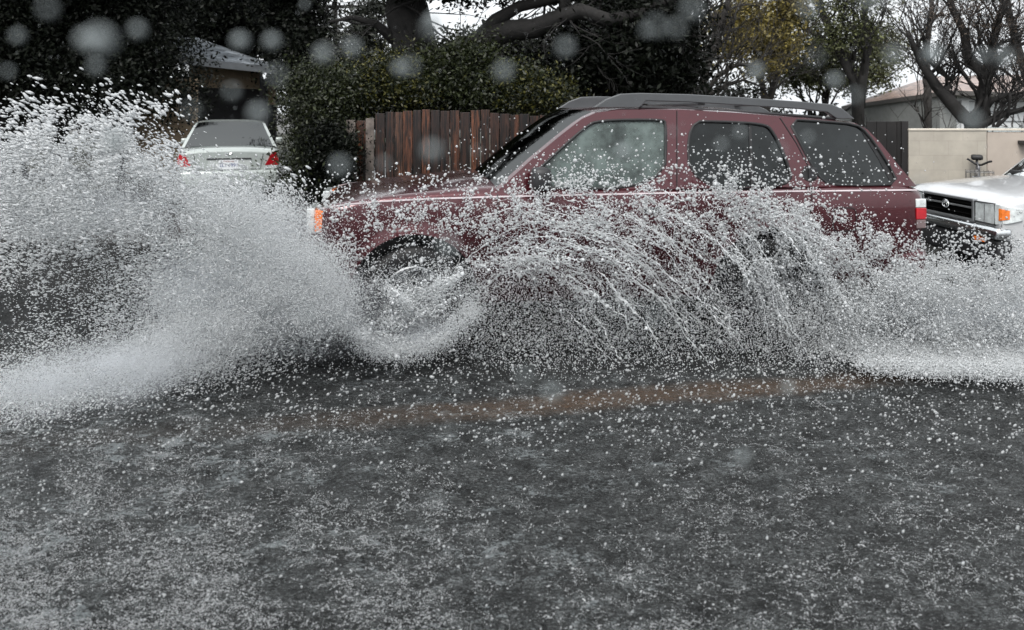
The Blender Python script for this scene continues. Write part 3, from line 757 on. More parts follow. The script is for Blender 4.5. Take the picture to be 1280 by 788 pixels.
gt = empty('wooden_gate', (P(1110,0,YW).x, YW+.05, .1), 0, 'near-black wooden gate at the end of the beige wall', 'gate')
gx0, gx1 = P(1085,0,YW).x-gt.location.x, P(1136.5,0,YW).x-gt.location.x
mb = MB(); x = gx0
while x < gx1-.05: mb.box(x, min(x+.135, gx1), -.01, .012, -.05, P(0,152,YW).z-.1, .003); x += .14
mb.build('boards', simple('black_wood', (.006, .0045, .004), .5, var=.5), gt)
MB().box(gx1-.09, gx1, -.03, .05, -.1, P(0,151.5,YW).z-.1, .005).build('post', simple('black_post', (.012,.010,.010), .5), gt)
bk = MB().box(0, .40, -.14, 0, -.02, .025, .004).build('wall_bracket', M['black_plastic']); bk.location = (P(1272,0,YW).x, YW-.001, P(0,178,YW).z)
tag(bk, 'small black bar fixed to the beige wall at the right edge', 'bracket')
# scalloped corrugated fence
def corrugated():
    Yc = 12.4; root = empty('corrugated_fence', (P(1258,0,Yc).x, Yc, .1), 0, 'pale corrugated fence with scalloped top just above the beige wall', 'fence')
    x0, x1 = P(1232,0,Yc).x-root.location.x, P(1276,0,Yc).x-root.location.x; n = 90; V = []; Fc = []
    for i in range(n+1):
        x = x0+(x1-x0)*i/n; y = .015*math.sin(i*.62); z = P(0,160.5,Yc).z-.1+.016*abs(math.sin(i*.31))
        V += [(x, y, 0), (x, y, z)]
        if i: Fc.append((2*i-2, 2*i, 2*i+1, 2*i-1))
    o = mk('sheet', V, Fc, simple('pale_sheet', (.42, .45, .45), .5), root); md = o.modifiers.new('s', 'SOLIDIFY'); md.thickness = .006
    MB().box(x1, x1+.09, -.05, .05, -.1, P(0,156,Yc).z-.1, .006).build('post', simple('post_grey', (.25,.26,.26), .6), root)
corrugated()

def shingle(name, c1, c2, sc=4.0):
    m, nt, b = newmat(name); v = coords(nt, (1, 1, 1), 'Object')
    br = N(nt, 'ShaderNodeTexBrick', Scale=sc); br.inputs['Mortar Size'].default_value = .03; br.inputs['Brick Width'].default_value = .9; br.inputs['Row Height'].default_value = .55
    br.inputs['Color1'].default_value = (*c1, 1); br.inputs['Color2'].default_value = (*c2, 1); br.inputs['Mortar'].default_value = (*[c*.35 for c in c1], 1)
    nt.links.new(v, br.inputs['Vector'])
    r = ramp(nt, [(.38, .3), (.62, 1.35)], noise(nt, coords(nt, (1, 1, 6)), 2.2, 7, .75))
    mx = N(nt, 'ShaderNodeMix', data_type='RGBA', blend_type='MULTIPLY'); mx.inputs[0].default_value = 1
    nt.links.new(br.outputs[0], mx.inputs[6]); nt.links.new(r.outputs[0], mx.inputs[7]); nt.links.new(mx.outputs[2], b.inputs['Base Color'])
    b.inputs['Roughness'].default_value = .4
    bn = N(nt, 'ShaderNodeBump', Strength=.6, Distance=.03); nt.links.new(br.outputs['Fac'], bn.inputs['Height']); bn.invert = True; nt.links.new(bn.outputs[0], b.inputs['Normal'])
    return m
# left house: grey hip roof, tan stucco, open carport
def left_house():
    root = empty('house', (P(290,0,20).x, 20, .1), 0, 'tan stucco house with grey shingle roof behind the silver sedan', 'house')
    o = root.location
    def q(px, py, Y): p = P(px, py, Y); return (p.x-o.x, p.y-o.y, p.z-o.z)
    e0, e1 = q(150, 62, 19.4), q(347, 84, 22.5)
    r0, r1 = q(150, 42, 24), q(243, 46, 24)
    back1 = q(345, 82, 32); back0 = q(170, 60, 32)
    V = [e0, e1, r1, r0, back1, back0]
    rf = mk('roof', V, [(0,1,2,3),(1,4,2),(2,4,5,3)], shingle('grey_shingle', (.34,.37,.40), (.20,.225,.25), 2.2), root)
    md = rf.modifiers.new('s', 'SOLIDIFY'); md.thickness = .06; md.offset = -1
    fa = MB(); 
    a, b = Vector(e0), Vector(e1); dirn = (b-a).normalized(); nrm = Vector((dirn.y, -dirn.x, 0))*.03
    c = [a+nrm, b+nrm, b-nrm, a-nrm]
    fa.add([p+Vector((0,0,-.20)) for p in c]+[p+Vector((0,0,-.01)) for p in c], [(0,1,2,3),(4,5,6,7),(0,1,5,4),(1,2,6,5),(2,3,7,6),(3,0,4,7)])
    fa.build('fascia', simple('fascia_grey', (.17,.18,.19), .5), rf)
    tan = simple('tan_stucco', (.42, .32, .22), .8, var=.15, bump=.2)
    # wall band above the carport opening, piers, side wall
    def wall(name, pa, pb, y0, y1, Ya, Yb, m, dy=9):
        A0, A1 = q(pa, y0, Ya), q(pb, y0+dy, Yb); z0 = q(0, y1, Ya)[2]
        t = Vector((0, .2, 0))
        v = [(A0[0], A0[1], z0), (A1[0], A1[1], z0), (A1[0], A1[1], A1[2]), (A0[0], A0[1], A0[2])]
        v += [tuple(Vector(p)+t) for p in v]
        return MB().add(v, [(0,1,2,3),(4,7,6,5),(0,4,5,1),(3,2,6,7),(0,3,7,4),(1,5,6,2)]).build(name, m, root)
    wall('wall', 236, 326, 79, 109, 21.5, 23.4, tan)
    wall('wall', 333, 342, 92, 131, 23.4, 23.6, tan, 1)
    wall('post', 324.5, 332.5, 95, 240, 22.7, 22.8, simple('dark_post', (.03,.028,.032), .6))
    zf = .0
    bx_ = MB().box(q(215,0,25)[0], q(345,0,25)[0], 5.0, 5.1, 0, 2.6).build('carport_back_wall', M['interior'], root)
    MB().box(q(222,0,20.2)[0]-2, q(236,0,20.2)[0], .6, .8, 0, 2.5).build('wall', tan, root)
left_house()
# right house: low brown roof, grey gable side, white garage door with siding lines
def right_house():
    root = empty('house', (P(1190,0,24).x, 24, .1), 0, 'grey walled house with low pinkish brown roof behind the beige wall', 'house')
    o = root.location
    def q(px, py, Y): p = P(px, py, Y); return Vector((p.x-o.x, p.y-o.y, p.z-o.z))
    eL, eM, eR = q(1052, 133, 30), q(1186, 113, 24), q(1420, 122, 24)
    rL, rR = q(1163, 96, 31), q(1420, 90, 31)
    bk0 = q(1130, 120, 40)
    rf = mk('roof', [eL, eM, eR, rR, rL, bk0], [(0,1,4),(1,2,3,4),(0,4,5)], shingle('brown_shingle', (.38,.27,.225), (.32,.22,.18), 2.5), root)
    md = rf.modifiers.new('s', 'SOLIDIFY'); md.thickness = .05; md.offset = -1
    mb = MB()
    for a, b in ((eL, eM), (eM, eR)):
        t = Vector((0, -.02, 0)); dz = Vector((0, 0, -.14))
        mb.add([a+t, b+t, b+t+dz, a+t+dz, a-t, b-t, b-t+dz, a-t+dz], [(0,1,2,3),(4,7,6,5),(0,4,5,1),(3,2,6,7),(0,3,7,4),(1,5,6,2)])
    mb.build('fascia', simple('fascia_dark', (.09,.085,.08), .6), rf)
    grey = simple('grey_stucco', (.22, .228, .222), .8, var=.12, bump=.2); white = simple('white_siding', (.62,.64,.65), .6, var=.06)
    def wall(name, a, b, z0, m, dy=.5):
        a = a+Vector((0, dy, -.1)); b = b+Vector((0, dy, -.1)); t = Vector((0, .15, 0))
        v = [Vector((a.x, a.y, z0)), Vector((b.x, b.y, z0)), b, a]; v += [p+t for p in v]
        return MB().add(v, [(0,1,2,3),(4,7,6,5),(0,4,5,1),(3,2,6,7),(0,3,7,4),(1,5,6,2)]).build(name, m, root)
    wall('wall', eL, eM, 0, grey); wall('wall', eM, eM+(eR-eM)*.09, 0, grey)
    g = wall('garage_door', eM+(eR-eM)*.092, eR, 0, white)
    ln = MB()
    for z in (.4, .7, 1.0, 1.3, 1.6, 1.9): ln.box(eM.x+.5, eR.x, eM.y+.47, eM.y+.49, z, z+.02)
    ln.build('siding_grooves', simple('groove', (.16,.17,.18), .8), g)
    sh = MB().box(q(1216,0,23.8).x, q(1226,0,23.8).x, eM.y+.40, eM.y+.46, .2, 1.95, .01).build('door', simple('white_door', (.7,.71,.72), .5), root)
right_house()

# bicycle against the wall
def bicycle():
    root = empty('bicycle', (P(1222,0,10.62).x, 10.62, .12), R(62), 'bicycle leaning on the beige wall behind the white hood', 'bicycle')
    r = .33
    for x in (-.5, .5):
        w_ = MB().tube([(x+r*math.cos(a), 0, r+r*math.sin(a)) for a in np.linspace(0, 2*math.pi, 32, endpoint=False)], .02, 6, True).build('wheel', M['rubber'], root, True)
        sp = MB()
        for k in range(12):
            a = math.pi*k/6; sp.tube([(x, 0, r), (x+(r-.01)*math.cos(a), 0, r+(r-.01)*math.sin(a))], .0015, 4)
        sp.build('spokes', M['chrome'], w_)
    fm = MB()
    for a, b in (((-.5,0,.33),(-.36,0,.80)), ((-.36,0,.78),(.18,0,.74)), ((-.34,0,.70),(.05,0,.30)), ((.05,0,.30),(.2,0,.80)), ((.5,0,.33),(.05,0,.30)), ((.5,0,.33),(.18,0,.72)), ((-.36,0,.78),(-.36,0,.91)), ((.2,0,.80),(.22,0,.95))):
        fm.tube([a, b], .016, 8)
    fm.build('frame', simple('bike_frame', (.25,.25,.26), .3, metal=.5), root, True)
    MB().tube([(-.36+a*.88+b, a*.47, .93+c) for a, b, c in ((-.26,-.05,.03),(-.22,0,.02),(-.06,0,-.03),(.06,0,-.03),(.22,0,.02),(.26,-.05,.03))], .014, 8).build('handlebar', M['rubber'], root, True)
    MB().box(.10, .34, -.07, .07, .93, 1.0, .03).build('saddle', M['rubber'], root, True)
    bs = MB()
    for z in (.62, .72, .82): bs.tube([(-.70,-.15,z), (-.44,-.15,z), (-.44,.15,z), (-.70,.15,z)], .005, 4, True)
    for yv in np.linspace(-.15, .15, 7): bs.tube([(-.70, yv, .62), (-.70, yv, .84)], .003, 4); bs.tube([(-.44, yv, .62), (-.44, yv, .84)], .003, 4)
    bs.build('basket', simple('basket_wire', (.12,.12,.12), .4, metal=.6), root)
    MB().tube([(.22,-.05,.70), (.72,-.05,.70), (.72,.05,.70), (.22,.05,.70)], .008, 6, True).build('rear_rack', M['chrome'], root)
bicycle()
# utility poles and wires
def pole(px, Y, top, label, cross):
    p = P(px, 140, Y); root = empty('utility_pole', (p.x, Y, .1), 0, label, 'utility pole')
    MB().tube([(0,0,0), (0,0,top)], [.13, .09], 10).build('pole', M['bark'], root)
    if cross:
        MB().box(-1.1, 1.3, -.06, .06, cross, cross+.13).build('crossarm', M['bark'], root)
        ins = MB()
        for x in (-1.0, -.5, .6, 1.1): ins.lathe([(0,.28),(.05,.26),(.05,.14),(.03,.13)], (x,0,cross), 'z', 8)
        ins.build('insulators', M['rack_grey'], root)
pole(419, 34, 9.0, 'slim dark utility pole with crossarm left of the big oak', 6.0)
pole(406, 40, 8.5, 'thicker utility pole half hidden by foliage left of the slim one', 0)
wire = MB()
for k, (ya, yb) in enumerate(((-8, 10), (4, 6))):
    a = P(418, ya, 34); b = P(1300, -60, 30)
    pts = [a.lerp(b, t)+Vector((0, 0, -1.5*4*t*(1-t)*.2)) for t in np.linspace(0, 1, 20)]
    wire.tube(pts, .012, 4)
tag(wire.build('power_lines', M['rubber']), 'thin power lines crossing the sky between the trees', 'wires')

#@TREES
# ------------------------------------------------------------------ vegetation
def leaf_mesh(name, centers, size, mat, parent, flat=.35):
    n = len(centers)
    nrm = rng.normal(size=(n, 3)); nrm[:, 2] += flat; nrm /= np.linalg.norm(nrm, axis=1)[:, None]
    a = np.cross(nrm, rng.normal(size=(n, 3))); a /= np.linalg.norm(a, axis=1)[:, None]; b = np.cross(nrm, a)
    s = size*rng.uniform(.55, 1.3, n)[:, None]
    V = np.stack([centers-a*s, centers+b*s*.42, centers+a*s, centers-b*s*.42], 1).reshape(-1, 3)
    return mk_np(name, V, np.arange(4*n).reshape(-1, 4), mat, parent)
def crown_points(blobs, n, clump=.28, per=60, hollow=.35):
    """blobs [(center, (rx,ry,rz))] world; leaves gathered in clumps spread through the volume"""
    vol = np.array([b[1][0]*b[1][1]*b[1][2] for b in blobs])**.8; vol /= vol.sum()
    out = []
    nc = max(1, n//per)
    which = rng.choice(len(blobs), nc, p=vol)
    d = rng.normal(size=(nc, 3)); d /= np.linalg.norm(d, axis=1)[:, None]
    r = (hollow+(1-hollow)*rng.random(nc))**.6
    C = np.array([list(b[0]) for b in blobs])[which]; S = np.array([b[1] for b in blobs])[which]
    cc = C+d*r[:, None]*S*rng.uniform(.85, 1.12, nc)[:, None]
    sz = clump*rng.uniform(.5, 1.5, nc)
    pts = np.repeat(cc, per, 0)+rng.normal(size=(nc*per, 3))*np.repeat(sz, per)[:, None]*np.array([1, 1, .62])
    return pts, cc
def limb_mesh(mb, a, b, r0, r1, wob=.12, n=7, side=8):
    a, b = Vector(a), Vector(b); L_ = (b-a).length; pts = []; rad = []
    for i in range(n+1):
        t = i/n; p = a.lerp(b, t)
        if 0 < i < n: p = p+Vector((random.uniform(-1,1), random.uniform(-1,1), random.uniform(-1,1)))*L_*wob*.35
        pts.append(p); rad.append(r0+(r1-r0)*t)
    mb.tube(pts, rad, side); return pts
def twigs(mb, p, d, length, r, depth, spread=.6):
    if depth == 0 or r < .0012: return
    n = 4; pts = [Vector(p)]; dd = Vector(d).normalized()
    for i in range(n):
        dd = (dd+Vector((random.uniform(-1,1), random.uniform(-1,1), random.uniform(-.8,1)))*.22).normalized()
        pts.append(pts[-1]+dd*length/n)
    mb.tube(pts, [r*(1-.5*i/n) for i in range(n+1)], 5 if depth > 1 else 4)
    for k in range(random.choice((2, 3, 3))):
        q = pts[random.randint(2, n)]
        nd = (dd+Vector((random.uniform(-1,1), random.uniform(-1,1), random.uniform(-.6,1)))*spread).normalized()
        twigs(mb, q, nd, length*random.uniform(.6, .85), r*.55, depth-1, spread)
def tree(name, base, blobs, n, size, mat, label, cat='tree', trunk_r=.2, bark='bark', clump=.28, group=None, limbs=True, flat=.35, hollow=.35):
    base = Vector(base); root = empty(name, base, 0, label, cat, group)
    rel = [((Vector(c)-base), r) for c, r in blobs]
    pts, cc = crown_points(rel, n, clump, hollow=hollow)
    pts = pts[pts[:, 2] > .02]
    leaf_mesh('crown' if cat == 'tree' else 'foliage', pts, size, M[mat], root, flat)
    mb = MB()
    cen = sum(((c*1.0) for c, _ in rel), Vector())/len(rel)
    top = max(c.z for c, _ in rel)
    spine = limb_mesh(mb, (0,0,0), (cen.x, cen.y, max(top*.7, .25)), trunk_r, trunk_r*.45, .08)
    if limbs:
        for k in range(min(22, len(cc))):
            q = Vector(cc[int(rng.integers(len(cc)))]); s = spine[random.randint(2, len(spine)-1)]
            limb_mesh(mb, s, q, trunk_r*.32, trunk_r*.06, .15, 5, 5)
    mb.build('trunk' if cat == 'tree' else 'stem', M[bark], root, True)
    return root
def B(px, py, Y, rpx, rpy, ry):
    p = P(px, py, Y); return (p, (rpx*Y/F, ry, rpy*Y/F))
def gbase(px, Y): p = P(px, 140, Y); return (p.x, Y, .1)
ev = 'tall evergreens on the left'
tree('evergreen_tree', gbase(20, 18), [B(0,20,18,110,90,2), B(60,90,18,100,60,1.6), B(-60,60,18,120,120,2), B(20,-70,18,130,100,2)], 80000, .055, 'leaf_dark', 'black-green evergreen at the far left edge', trunk_r=.3, group=ev, clump=.34)
tree('evergreen_tree', gbase(140, 20), [B(140,20,20,100,80,2), B(150,85,19,60,45,1.5), B(215,72,19.2,22,45,.6), B(225,125,18.8,24,30,.5),B(246,98,18.8,10,10,.4), B(235,30,28,30,20,.6), B(120,-60,20,120,90,2), B(100,120,17.5,90,40,1)], 80000, .055, 'leaf_dark', 'black-green evergreen filling the gap left of the tan house', trunk_r=.3, group=ev, clump=.34)
tree('evergreen_tree', gbase(75, 27), [B(60,40,27,140,120,2), B(160,0,27,120,90,2), B(80,-90,27,160,90,2)], 36000, .12, 'leaf_dark', 'farthest evergreen, seen between the two on the left', trunk_r=.35, group=ev, clump=.5)
tree('evergreen_tree', gbase(275, 27), [B(270,10,27,85,55,2), B(330,30,28,60,50,2), B(240,-40,27,90,60,2)], 36000, .09, 'leaf_dark', 'evergreen rising behind the grey shingle roof', trunk_r=.3, clump=.4, group=ev)
tree('broadleaf_tree', gbase(375, 24), [B(372,30,24,42,75,1.4), B(385,80,23,50,45,1.3), B(352,-20,24,60,50,1.4)], 26000, .075, 'leaf_dark', 'dark leafy tree right of the tan house with light showing through', trunk_r=.18, clump=.3, hollow=.1)
tree('broadleaf_tree', gbase(455, 20), [B(455,45,20,42,34,1), B(440,95,19,60,38,1.2), B(470,10,20,28,20,.8)], 11000, .06, 'leaf_grey', 'small grey-green tree just left of the big oak trunk', trunk_r=.1, clump=.2, hollow=0)
# shrubs
tree('shrub', gbase(390, 12.6), [B(408,150,12.6,38,52,.7), B(400,205,12.2,34,48,.6), B(412,115,12.8,36,28,.6), B(392,110,13,24,28,.6)], 40000, .032, 'leaf_green', 'tall glossy green shrub at the left end of the board fence', 'shrub', trunk_r=.05, clump=.19)
hd = 'shrubs along the board fence'
tree('shrub', gbase(405, 11.7), [B(412,195,11.7,30,42,.4), B(406,235,11.7,30,28,.4)], 18000, .03, 'leaf_dark', 'low dark shrub at the left foot of the board fence', 'shrub', trunk_r=.04, clump=.11, group=hd)
tree('shrub', gbase(470, 13.2), [B(465,115,13.2,50,26,.5), B(500,120,13.2,45,22,.5), B(490,84,13.3,26,16,.4), B(445,92,13.3,16,14,.3)], 24000, .034, 'leaf_yellow', 'yellow-green shrub spilling over the left half of the board fence', 'shrub', trunk_r=.05, clump=.19, group=hd)
tree('shrub', gbase(560, 13.6), [B(560,100,13.6,60,34,.6), B(600,120,13.4,50,22,.5), B(585,66,13.6,24,12,.4), B(640,92,13.5,20,14,.3)], 26000, .038, 'leaf_green', 'mid green shrub above the middle of the board fence', 'shrub', trunk_r=.05, clump=.22, group=hd)
tree('shrub', gbase(668, 13.2), [B(672,125,13.2,40,30,.5), B(640,110,13.6,40,25,.5)], 20000, .034, 'leaf_yellow', 'yellow-green shrub by the right end of the board fence', 'shrub', trunk_r=.05, clump=.19, group=hd)
tree('broadleaf_tree', gbase(620, 19), [B(600,80,19,70,40,1.2), B(660,75,19,60,40,1.2), B(560,115,19,70,35,1), B(700,120,19,50,30,1)], 30000, .06, 'leaf_grey', 'grey-green tree standing under the long oak limb', trunk_r=.12, clump=.25)
# big oak: dark trunk and long limb
def oak():
    Y = 15.5; base = Vector(gbase(524, Y)); root = empty('oak_tree', base, 0, 'big dark oak with a thick trunk and a long limb reaching right', 'tree')
    mb = MB()
    def T(pts, rr, n=12): mb.tube([P(a, b, y)-base for a, b, y in pts], rr, n)
    T([(524,247,Y),(522,150,Y),(526,110,Y),(518,60,Y),(508,10,Y),(500,-50,Y),(492,-120,Y)], [.62,.5,.46,.44,.42,.36,.3], 16)
    T([(530,115,Y),(550,88,15.3),(575,66,15.1),(604,50,15),(640,38,14.8),(668,36,14.8),(700,22,14.7),(725,14,14.6),(762,26,14.6),(800,18,14.5),(850,-5,14.4),(900,-30,14.4)], [.38,.30,.24,.21,.20,.19,.16,.15,.13,.11,.09,.06])
    T([(596,52,15),(620,25,15),(650,8,15),(690,0,15),(740,-6,15),(800,-20,15)], [.16,.13,.11,.09,.08,.05])
    T([(700,22,14.7),(706,0,14.7),(710,-60,14.7)], [.13,.11,.08])
    T([(540,-40,15.5),(560,-5,15.2),(590,-10,15),(650,-60,15)], [.2,.15,.12,.08])
    T([(516,70,Y),(470,30,15.2),(440,22,15),(410,28,15)], [.16,.08,.05,.02], 8)
    for k in range(34):
        a = random.choice([(575,66),(640,38),(700,22),(762,26),(800,18),(620,25),(690,0),(510,0)])
        twigs(mb, P(a[0]+random.uniform(-20,20), a[1], 15)-base, (random.uniform(-1,1), random.uniform(-.6,.6), random.uniform(-1,.9)), 1.0, .028, 4)
    mb.build('trunk', M['bark'], root, True)
    rel = [(c-base, r) for c, r in [B(790,60,15,60,60,1), B(740,80,15.3,60,45,1), B(820,15,15,55,45,1), B(690,95,15.6,50,30,.9), B(560,-50,15,200,45,1.5), B(850,85,15.6,32,42,.7)]]
    pts, cc = crown_points(rel, 46000, .26, hollow=.05); leaf_mesh('crown', pts, .06, M['leaf_dark'], root)
oak()
tree('evergreen_tree', gbase(770, 18), [B(770,70,18,85,60,1.5), B(720,110,18,70,35,1.3), B(810,100,18,50,40,1.2), B(780,10,18,60,40,1.2)], 42000, .075, 'leaf_dark', 'dense black-green tree directly behind the SUV windshield', trunk_r=.25, clump=.3)
# bare multi-stem tree behind the roof rack
def bare_tree(px, Y, stems, label, r, depth=5, name='bare_tree', tw=34, bark='bark', L0=1.3, crown=None):
    base = Vector(gbase(px, Y)); root = empty(name, base, 0, label, 'tree'); mb = MB()
    for st, r0, r1 in stems:
        pts = [P(a, b, Y+random.uniform(-.1, .1))-base for a, b in st]
        n = len(pts); mb.tube(pts, list(np.linspace(r0, r1, n)), 10)
        for i in range(1, n):
            for k in range(max(1, tw//n)):
                q = pts[i-1].lerp(pts[i], random.random())
                rr = r0+(r1-r0)*i/n
                twigs(mb, q, ((pts[i]-pts[i-1]).normalized()+Vector((random.uniform(-1,1), random.uniform(-.7,.7), random.uniform(-.3,.9)))), L0*random.uniform(.6, 1.2), rr*.38, depth, .75)
    mb.build('trunk', M[bark], root, True)
    if crown:
        for blobs, n, size, mat, cl in crown:
            rel = [(c-base, r_) for c, r_ in blobs]; pts, cc = crown_points(rel, n, cl, hollow=.0, per=30); leaf_mesh('crown', pts, size, M[mat], root)
    return root
bare_tree(872, 22, [([(868,250),(866,118),(862,90),(868,60),(858,30),(850,-20)], .20, .07), ([(872,250),(876,118),(884,80),(896,50),(905,20),(915,-20)], .18, .06),
                    ([(872,130),(900,92),(925,80),(950,84)], .08, .03), ([(876,125),(905,108),(930,100),(960,112)], .07, .02), ([(866,128),(850,108),(842,92)], .07, .03)],
          'bare multi-stemmed tree above the front of the roof rack', .2, 4, tw=18, L0=1.1, bark='bark_grey')
bare_tree(955, 25, [([(958,250),(957,125),(950,95),(945,60),(948,20),(940,-30)], .16, .06), ([(957,140),(970,100),(985,60),(990,10)], .12, .05)],
          'tree with olive-yellow foliage above the middle of the roof rack', .2, 4, name='yellowing_tree', tw=14, L0=1.2, bark='bark_grey',
          crown=[([B(925,15,25,30,22,.8), B(960,35,25,38,32,1), B(935,50,24.6,28,20,.7), B(975,62,25,26,18,.7), B(905,62,24.6,22,16,.6), B(985,8,25,20,20,.6), B(900,30,24.6,18,20,.6), B(950,85,24.6,26,14,.6)], 18000, .065, 'leaf_olive', .2)])
tree('broadleaf_tree', gbase(1010, 28), [B(1005,95,28,50,22,1.2), B(1030,60,28,40,26,1.2), B(985,75,28,30,30,1), B(1075,95,30,45,28,1.2), B(1100,60,30,40,30,1.2)], 17000, .07, 'leaf_open', 'open green tree between the olive one and the brown roof', trunk_r=.16, clump=.28, hollow=0)
bare_tree(1080, 26, [([(1075,250),(1072,120),(1060,85),(1045,55),(1030,20),(1015,-20)], .22, .08), ([(1074,135),(1078,100),(1085,60),(1080,20),(1090,-30)], .18, .07), ([(1046,58),(1020,44),(995,30),(985,8)], .08, .03)],
          'dark crooked tree with thin leaves left of the brown roof', .2, 4, name='crooked_tree', tw=16, L0=1.1,
          crown=[([B(1040,40,26,50,40,1), B(1090,50,26,40,40,1), B(1070,0,26,60,30,1), B(1000,20,26,30,30,.8)], 11000, .055, 'leaf_open', .22)])
# bare tree rising behind the beige wall
bare_tree(1218, 12.6, [([(1216,250),(1216,160),(1206,148),(1188,128),(1170,108),(1160,92),(1150,76),(1142,58),(1135,40)], .135, .03), ([(1222,250),(1223,160),(1228,135),(1230,112),(1228,92),(1210,70),(1205,40),(1190,10),(1180,-30)], .135, .04),
                       ([(1228,100),(1238,80),(1242,50),(1250,20),(1262,-20)], .085, .035), ([(1224,158),(1240,150),(1256,142),(1275,138),(1310,128)], .07, .035), ([(1230,140),(1240,126),(1255,120),(1267,116)], .05, .03),
                       ([(1180,122),(1184,108),(1190,100),(1172,88),(1156,70)], .06, .02), ([(1238,84),(1262,62),(1290,50)], .05, .025)],
          'bare dark-trunked tree forking just above the beige wall', .2, 5, name='forked_tree', tw=17, L0=.55,
          crown=[([B(1180,20,12.6,55,35,.7), B(1240,30,12.6,55,40,.7), B(1262,75,12.6,30,22,.5), B(1150,60,12.8,30,24,.5), B(1210,-5,12.8,80,30,.7)], 7500, .02, 'leaf_rust', .11)])
bare_tree(1270, 20, [([(1300,250),(1290,120),(1275,70),(1262,20),(1255,-40)], .14, .06), ([(1160,250),(1160,120),(1158,60),(1165,10),(1160,-40)], .10, .05)],
          'slender twiggy tree over the far end of the brown roof', .2, 4, name='twiggy_tree', tw=26, L0=1.1, bark='bark_grey')
# far woods behind everything, broken by gaps of sky
def far_woods():
    bl = []
    for k in range(46):
        px = -250+k*40+random.uniform(-15, 15); Y = random.uniform(44, 56)
        hgt = np.interp(px, [0, 350, 420, 620, 840, 1000, 1280, 1500], [-60, -10, 85, 80, 100, 122, 118, 100])
        for yy in np.arange(145, hgt, -26): bl.append(B(px+random.uniform(-12, 12), yy, Y, 26, 20, 1.4))
    pts, cc = crown_points(bl, 45000, .4, hollow=.0)
    o = leaf_mesh('far_woods', pts, .17, M['leaf_dark'], None)
    tag(o, 'dark distant wood closing the view behind the gardens', 'wood', kind='stuff')
far_woods()

#@SPRAY
# ------------------------------------------------------------------ water in the air
def ico(sub):
    bm = bmesh.new(); bmesh.ops.create_icosphere(bm, subdivisions=sub, radius=1)
    bm.verts.index_update()
    v = np.array([q.co[:] for q in bm.verts]); f = np.array([[q.index for q in t.verts] for t in bm.faces]); bm.free(); return v, f
OCT = (np.array([(1,0,0),(-1,0,0),(0,1,0),(0,-1,0),(0,0,1),(0,0,-1)], float), np.array([(0,2,4),(2,1,4),(1,3,4),(3,0,4),(2,0,5),(1,2,5),(3,1,5),(0,3,5)]))
ICO1 = ico(1); ICO2 = ico(2)
def drops(name, C, r, D, s, base, mat, label, cat, smooth=True, blob=0.0):
    """C centres, r radii, D stretch directions, s stretch factors"""
    bv, bf = base; n = len(C); k = len(bv)
    V = bv[None]*r[:, None, None]
    if blob: V = V*rng.uniform(1-blob, 1+blob, (n, k, 1))
    if D is not None:
        D = D/np.linalg.norm(D, axis=1)[:, None]
        dot = np.einsum('nki,ni->nk', V, D); V = V+D[:, None, :]*(dot*(s[:, None]-1))[:, :, None]
    V = (V+C[:, None, :]).reshape(-1, 3)
    Fc = (bf[None]+(np.arange(n)*k)[:, None, None]).reshape(-1, 3)
    o = mk_np(name, V, Fc, mat, None, smooth); return tag(o, label, cat, kind='stuff')
# densities on a coarse map of where spray hangs, as seen along the road edge; every drop then gets its own distance
GW, GH, GS = 330, 200, 4.0
gx, gy = np.meshgrid((np.arange(GW)-5)*GS, (np.arange(GH))*GS)
def pip(poly):
    c = np.zeros(gx.shape, bool); n = len(poly)
    for i in range(n):
        x1, y1 = poly[i]; x2, y2 = poly[i-1]
        cond = ((y1 > gy) != (y2 > gy))
        xi = (x2-x1)*(gy-y1)/((y2-y1) if y2 != y1 else 1e-9)+x1
        c ^= cond & (gx < xi)
    return c.astype(float)
def blur(a, k):
    for _ in range(2):
        for ax in (0, 1):
            p = np.pad(a, [(k, k) if i == ax else (0, 0) for i in (0, 1)], 'edge'); cs = np.cumsum(p, ax)
            cs = np.insert(cs, 0, 0, ax)
            a = (np.take(cs, range(2*k+1, cs.shape[ax]), ax)-np.take(cs, range(0, cs.shape[ax]-2*k-1), ax))/(2*k+1)
    return a
def gauss(x, y, sx, sy, ang=0):
    c, s = math.cos(R(ang)), math.sin(R(ang)); u = (gx-x)*c+(gy-y)*s; v = -(gx-x)*s+(gy-y)*c
    return np.exp(-.5*((u/sx)**2+(v/sy)**2))
def along(pts, sig):
    a = np.zeros(gx.shape)
    for x, y in resample(pts, 40): a = np.maximum(a, np.exp(-.5*((gx-x)**2+(gy-y)**2)/sig**2))
    return a
def sample(dens, n):
    p = dens.ravel()/dens.sum(); i = rng.choice(p.size, n, p=p)
    return gx.ravel()[i]+rng.uniform(-.5, .5, n)*GS, gy.ravel()[i]+rng.uniform(-.5, .5, n)*GS
def place(px, py, y0, y1, ground=True):
    Y = rng.uniform(y0, y1, len(px)) if np.isscalar(y0) else y0+(y1-y0)*rng.random(len(px))
    if ground:
        g = np.where(py > HY+5, CH*F/np.maximum(py-HY, 5), 1e3)*.985
        over = Y > g; Y = np.where(over, g*(1-.06*rng.random(len(px))), Y)
    return np.stack([(px-CX)/F*Y, Y, CH-(py-HY)/F*Y], 1), Y
def cl(x, y, a=1, s=0): return fbm(x*a, y*a, s, 4)
def clumpy(dens, sc, lo, hi, seed, stretch=(1, 1)):
    f = fbm(gx/sc*stretch[0], gy/sc*stretch[1], seed, 4); return dens*np.clip((f-lo)/(hi-lo), 0, 1)
def suv_side_Y(px):                      # distance of the SUV's near side at column px
    a = (px-CX)/F; return (-.93+orig.dot(v_))/(a*v_.x+v_.y)

